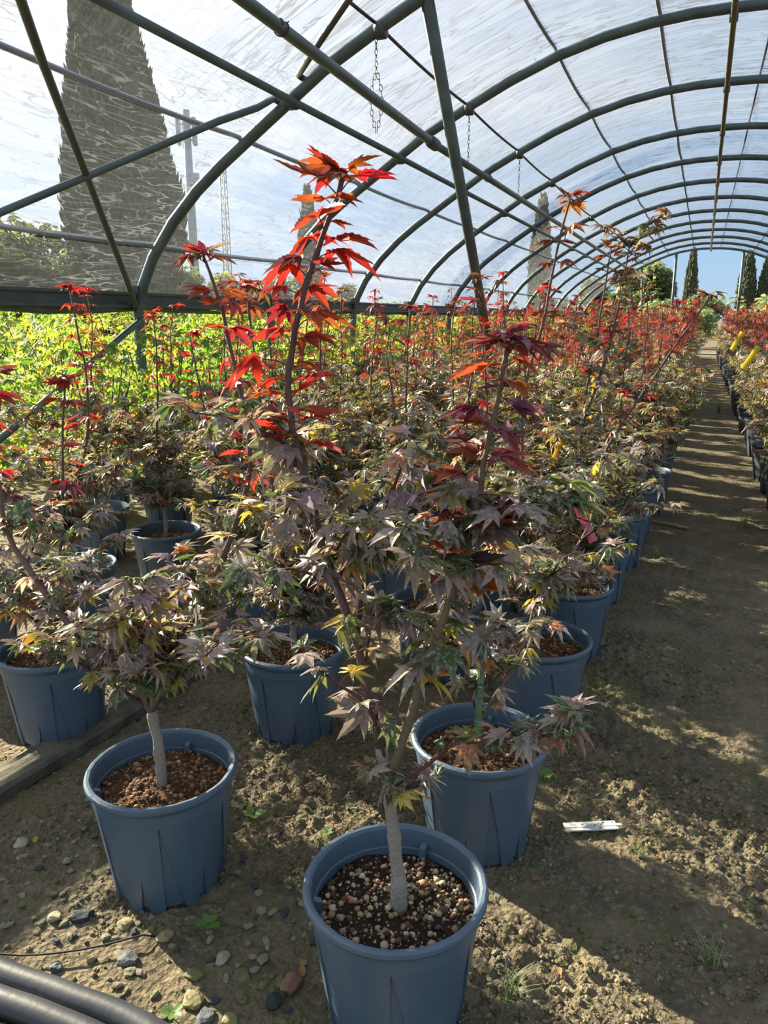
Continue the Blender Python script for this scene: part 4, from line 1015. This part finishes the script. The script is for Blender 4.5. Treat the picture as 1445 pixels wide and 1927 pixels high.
tape([(-.52, 4.3, 1.0), (-.515, 4.3, .9), (-.53, 4.3, .78)], .02, (.2, -1, .1), M['yellow'], (.75, .62, .05), 'narrow yellow tape hanging among the stems left of the path', group='yellow tapes')
tape([(-.50, 3.2, .78), (-.53, 3.2, .70), (-.56, 3.2, .64)], .018, (.2, -1, .1), M['yellow'], (.75, .55, .05), 'small yellow tape low among the leaves left of the path', group='yellow tapes')
tape([(-.19, 5.05, .012), (-.08, 5.0, .018), (.03, 4.95, .012)], .035, (0, .1, 1), M['pink'], (.55, .33, .28), 'faded pinkish strip lying across the path', 'fallen_strip')

# green stake in the second pot
tag(empty('green_stake', (-.415, 1.62, .24)), 'green stake standing in the pot behind the nearest one', 'stake'); t = bpy.data.objects['green_stake']
mb = MB(); mb.tube([(0, 0, -.04), (.003, 0, .10), (.006, .01, .30)], [.0095, .009, .0085], 10); obj('rod', mb.mesh('rod', M['stake']), t)
mb = MB()
for z in (.06, .16, .25): mb.tube([(.003, 0, z), (.003, 0, z + .004)], .0102, 10)
obj('node_ring', mb.mesh('node_ring', M['stake']), t)

# weeds, seedlings, fallen leaves
def tuft(x, y, n, h, label, seed, c=(.16, .24, .08)):
    r = random.Random(seed); mb = MB()
    for i in range(n):
        a = r.uniform(0, 6.28); l = h * r.uniform(.5, 1.1); s_ = l * r.uniform(.3, 1.0); b = Vector((r.uniform(-.015, .015), r.uniform(-.015, .015), 0))
        o_ = Vector((math.cos(a), math.sin(a), 0)); sd = Vector((-o_.y, o_.x, 0)) * .0016
        V = []
        for k in range(6):
            t_ = k / 5; p_ = b + o_ * s_ * t_ * t_ + Vector((0, 0, l * (t_ - .35 * t_ * t_ * (s_ / l)))); V += [tuple(p_ - sd * (1 - t_ * .9)), tuple(p_ + sd * (1 - t_ * .9))]
        kk = r.uniform(.7, 1.3); mb.add(V, [[2 * k, 2 * k + 1, 2 * k + 3, 2 * k + 2] for k in range(5)], tuple(q_ * kk for q_ in c))
    o = obj('grass_tuft', mb.mesh('grass_tuft', M['grass'])); o.location = (x, y, ghgt(x, y)); tag(o, label, 'grass', 'grass tufts')
tuft(-.225, 1.20, 34, .075, 'grass tuft just right of the nearest pot at the bottom edge', 1, (.17, .24, .10))
tuft(.13, 1.44, 22, .065, 'wispy grass tuft in the shade at lower right', 2, (.20, .25, .10))
tuft(.352, 5.17, 60, .12, 'bright grass tuft at the right edge of the path', 3, (.25, .36, .06))
tuft(.30, 11.5, 90, .25, 'tall bright grass far along the right of the path', 4, (.22, .34, .06))
tuft(-.12, 4.3, 30, .06, 'small weed tuft by the left edge of the path', 5, (.22, .33, .06))
def seedling(x, y, label, seed, s=1.0):
    r = random.Random(seed); t = tag(empty('seedling', (x, y, ghgt(x, y))), label, 'seedling', 'green seedlings'); mb = MB(); mb.tube([(0, 0, -.005), (.003, 0, .012 * s)], .0012, 5, (.2, .3, .1)); obj('stem', mb.mesh('stem', M['grass']), t)
    for k in range(5):
        a = k * 1.3 + r.uniform(-.3, .3); mb = MB(); l = .016 * s * r.uniform(.8, 1.2); V = []
        for i in range(7):
            u = i / 6; w_ = l * .38 * math.sin(math.pi * u) ** .7
            for sy, dz in ((-1, .25), (0, 0), (1, .25)):
                x_, y_ = .003 + l * u, sy * w_; V.append((x_ * math.cos(a) - y_ * math.sin(a), x_ * math.sin(a) + y_ * math.cos(a), .012 * s + l * .3 * u + abs(y_) * dz))
        mb.add(V, [[i * 3 + j, (i + 1) * 3 + j, (i + 1) * 3 + j + 1, i * 3 + j + 1] for i in range(6) for j in (0, 1)], (.14, .28, .06)); obj('leaf', mb.mesh('leaf', M['green']), t)
seedling(-.86, 1.135, 'green seedling with oval leaves below the front left pot', 1, 1.5); seedling(-.965, 1.49, 'green weed beside the rim of the front left pot', 2, 1.6)
seedling(-.80, .93, 'tiny dark green seedling by the pipes', 3, 1.1); seedling(-.76, 1.50, 'pale seedling on the soil between the two front pots', 4, 1.0); seedling(-.30, 1.95, 'green weed by the foot of the third path pot', 5, 1.4)
def fallen(x, y, c, s, label, seed):
    r = random.Random(seed); mb = MB(); V, F = leaf_template(6, [(0, 1)], 0, seed, -.1, .26, .4, .3); mb.add(V * s, F, c)
    o = obj('fallen_leaf', mb.mesh('fallen_leaf', M['green'])); o.location = (x, y, ghgt(x, y) + .006); o.rotation_euler = (r.uniform(-.2, .2), r.uniform(-.3, .2), r.uniform(0, 6.28)); tag(o, label, 'leaf', 'fallen leaves')
fallen(.018, 1.75, (.55, .30, .06), .018, 'small orange leaf lying right of the white label', 1); fallen(-.25, 1.54, (.42, .20, .08), .022, 'tan leaf right of the nearest pot', 2)
fallen(-1.42, 1.205, (.50, .42, .10), .026, 'yellow leaf on the soil near the board', 3); fallen(-.615, 1.10, (.40, .22, .05), .03, 'brown curled leaf above the reddish-brown stone', 4)
fallen(-.15, 1.30, (.42, .22, .08), .02, 'brown leaf by the grass tuft at the bottom', 5); fallen(.16, 1.50, (.50, .36, .10), .016, 'tiny yellow leaf beside the wispy grass', 6)
for i in range(14):
    fallen(r_.uniform(-1.0, .4), r_.uniform(1.9, 4.5), pick(r_, [((.45, .25, .06), 1), ((.25, .08, .05), 1), ((.30, .24, .18), 1)]), r_.uniform(.015, .03), 'withered maple leaf fragment scattered on the soil of the path', 20 + i)
# dry twigs heap behind the nearest pots
mb = MB()
for i in range(60):
    x, y = r_.gauss(-.72, .08), r_.gauss(1.72, .07); a = r_.uniform(0, 6.28); l = r_.uniform(.02, .09)
    mb.tube([(x, y, .008), (x + math.cos(a) * l * .5, y + math.sin(a) * l * .5, .014), (x + math.cos(a) * l, y + math.sin(a) * l, .008)], .0012, 4, (.10, .07, .04))
tag(obj('dry_litter', mb.mesh('dry_litter', M['bark'])), 'dry twigs and dark litter on the soil behind the nearest pot', 'litter', None, 'stuff')
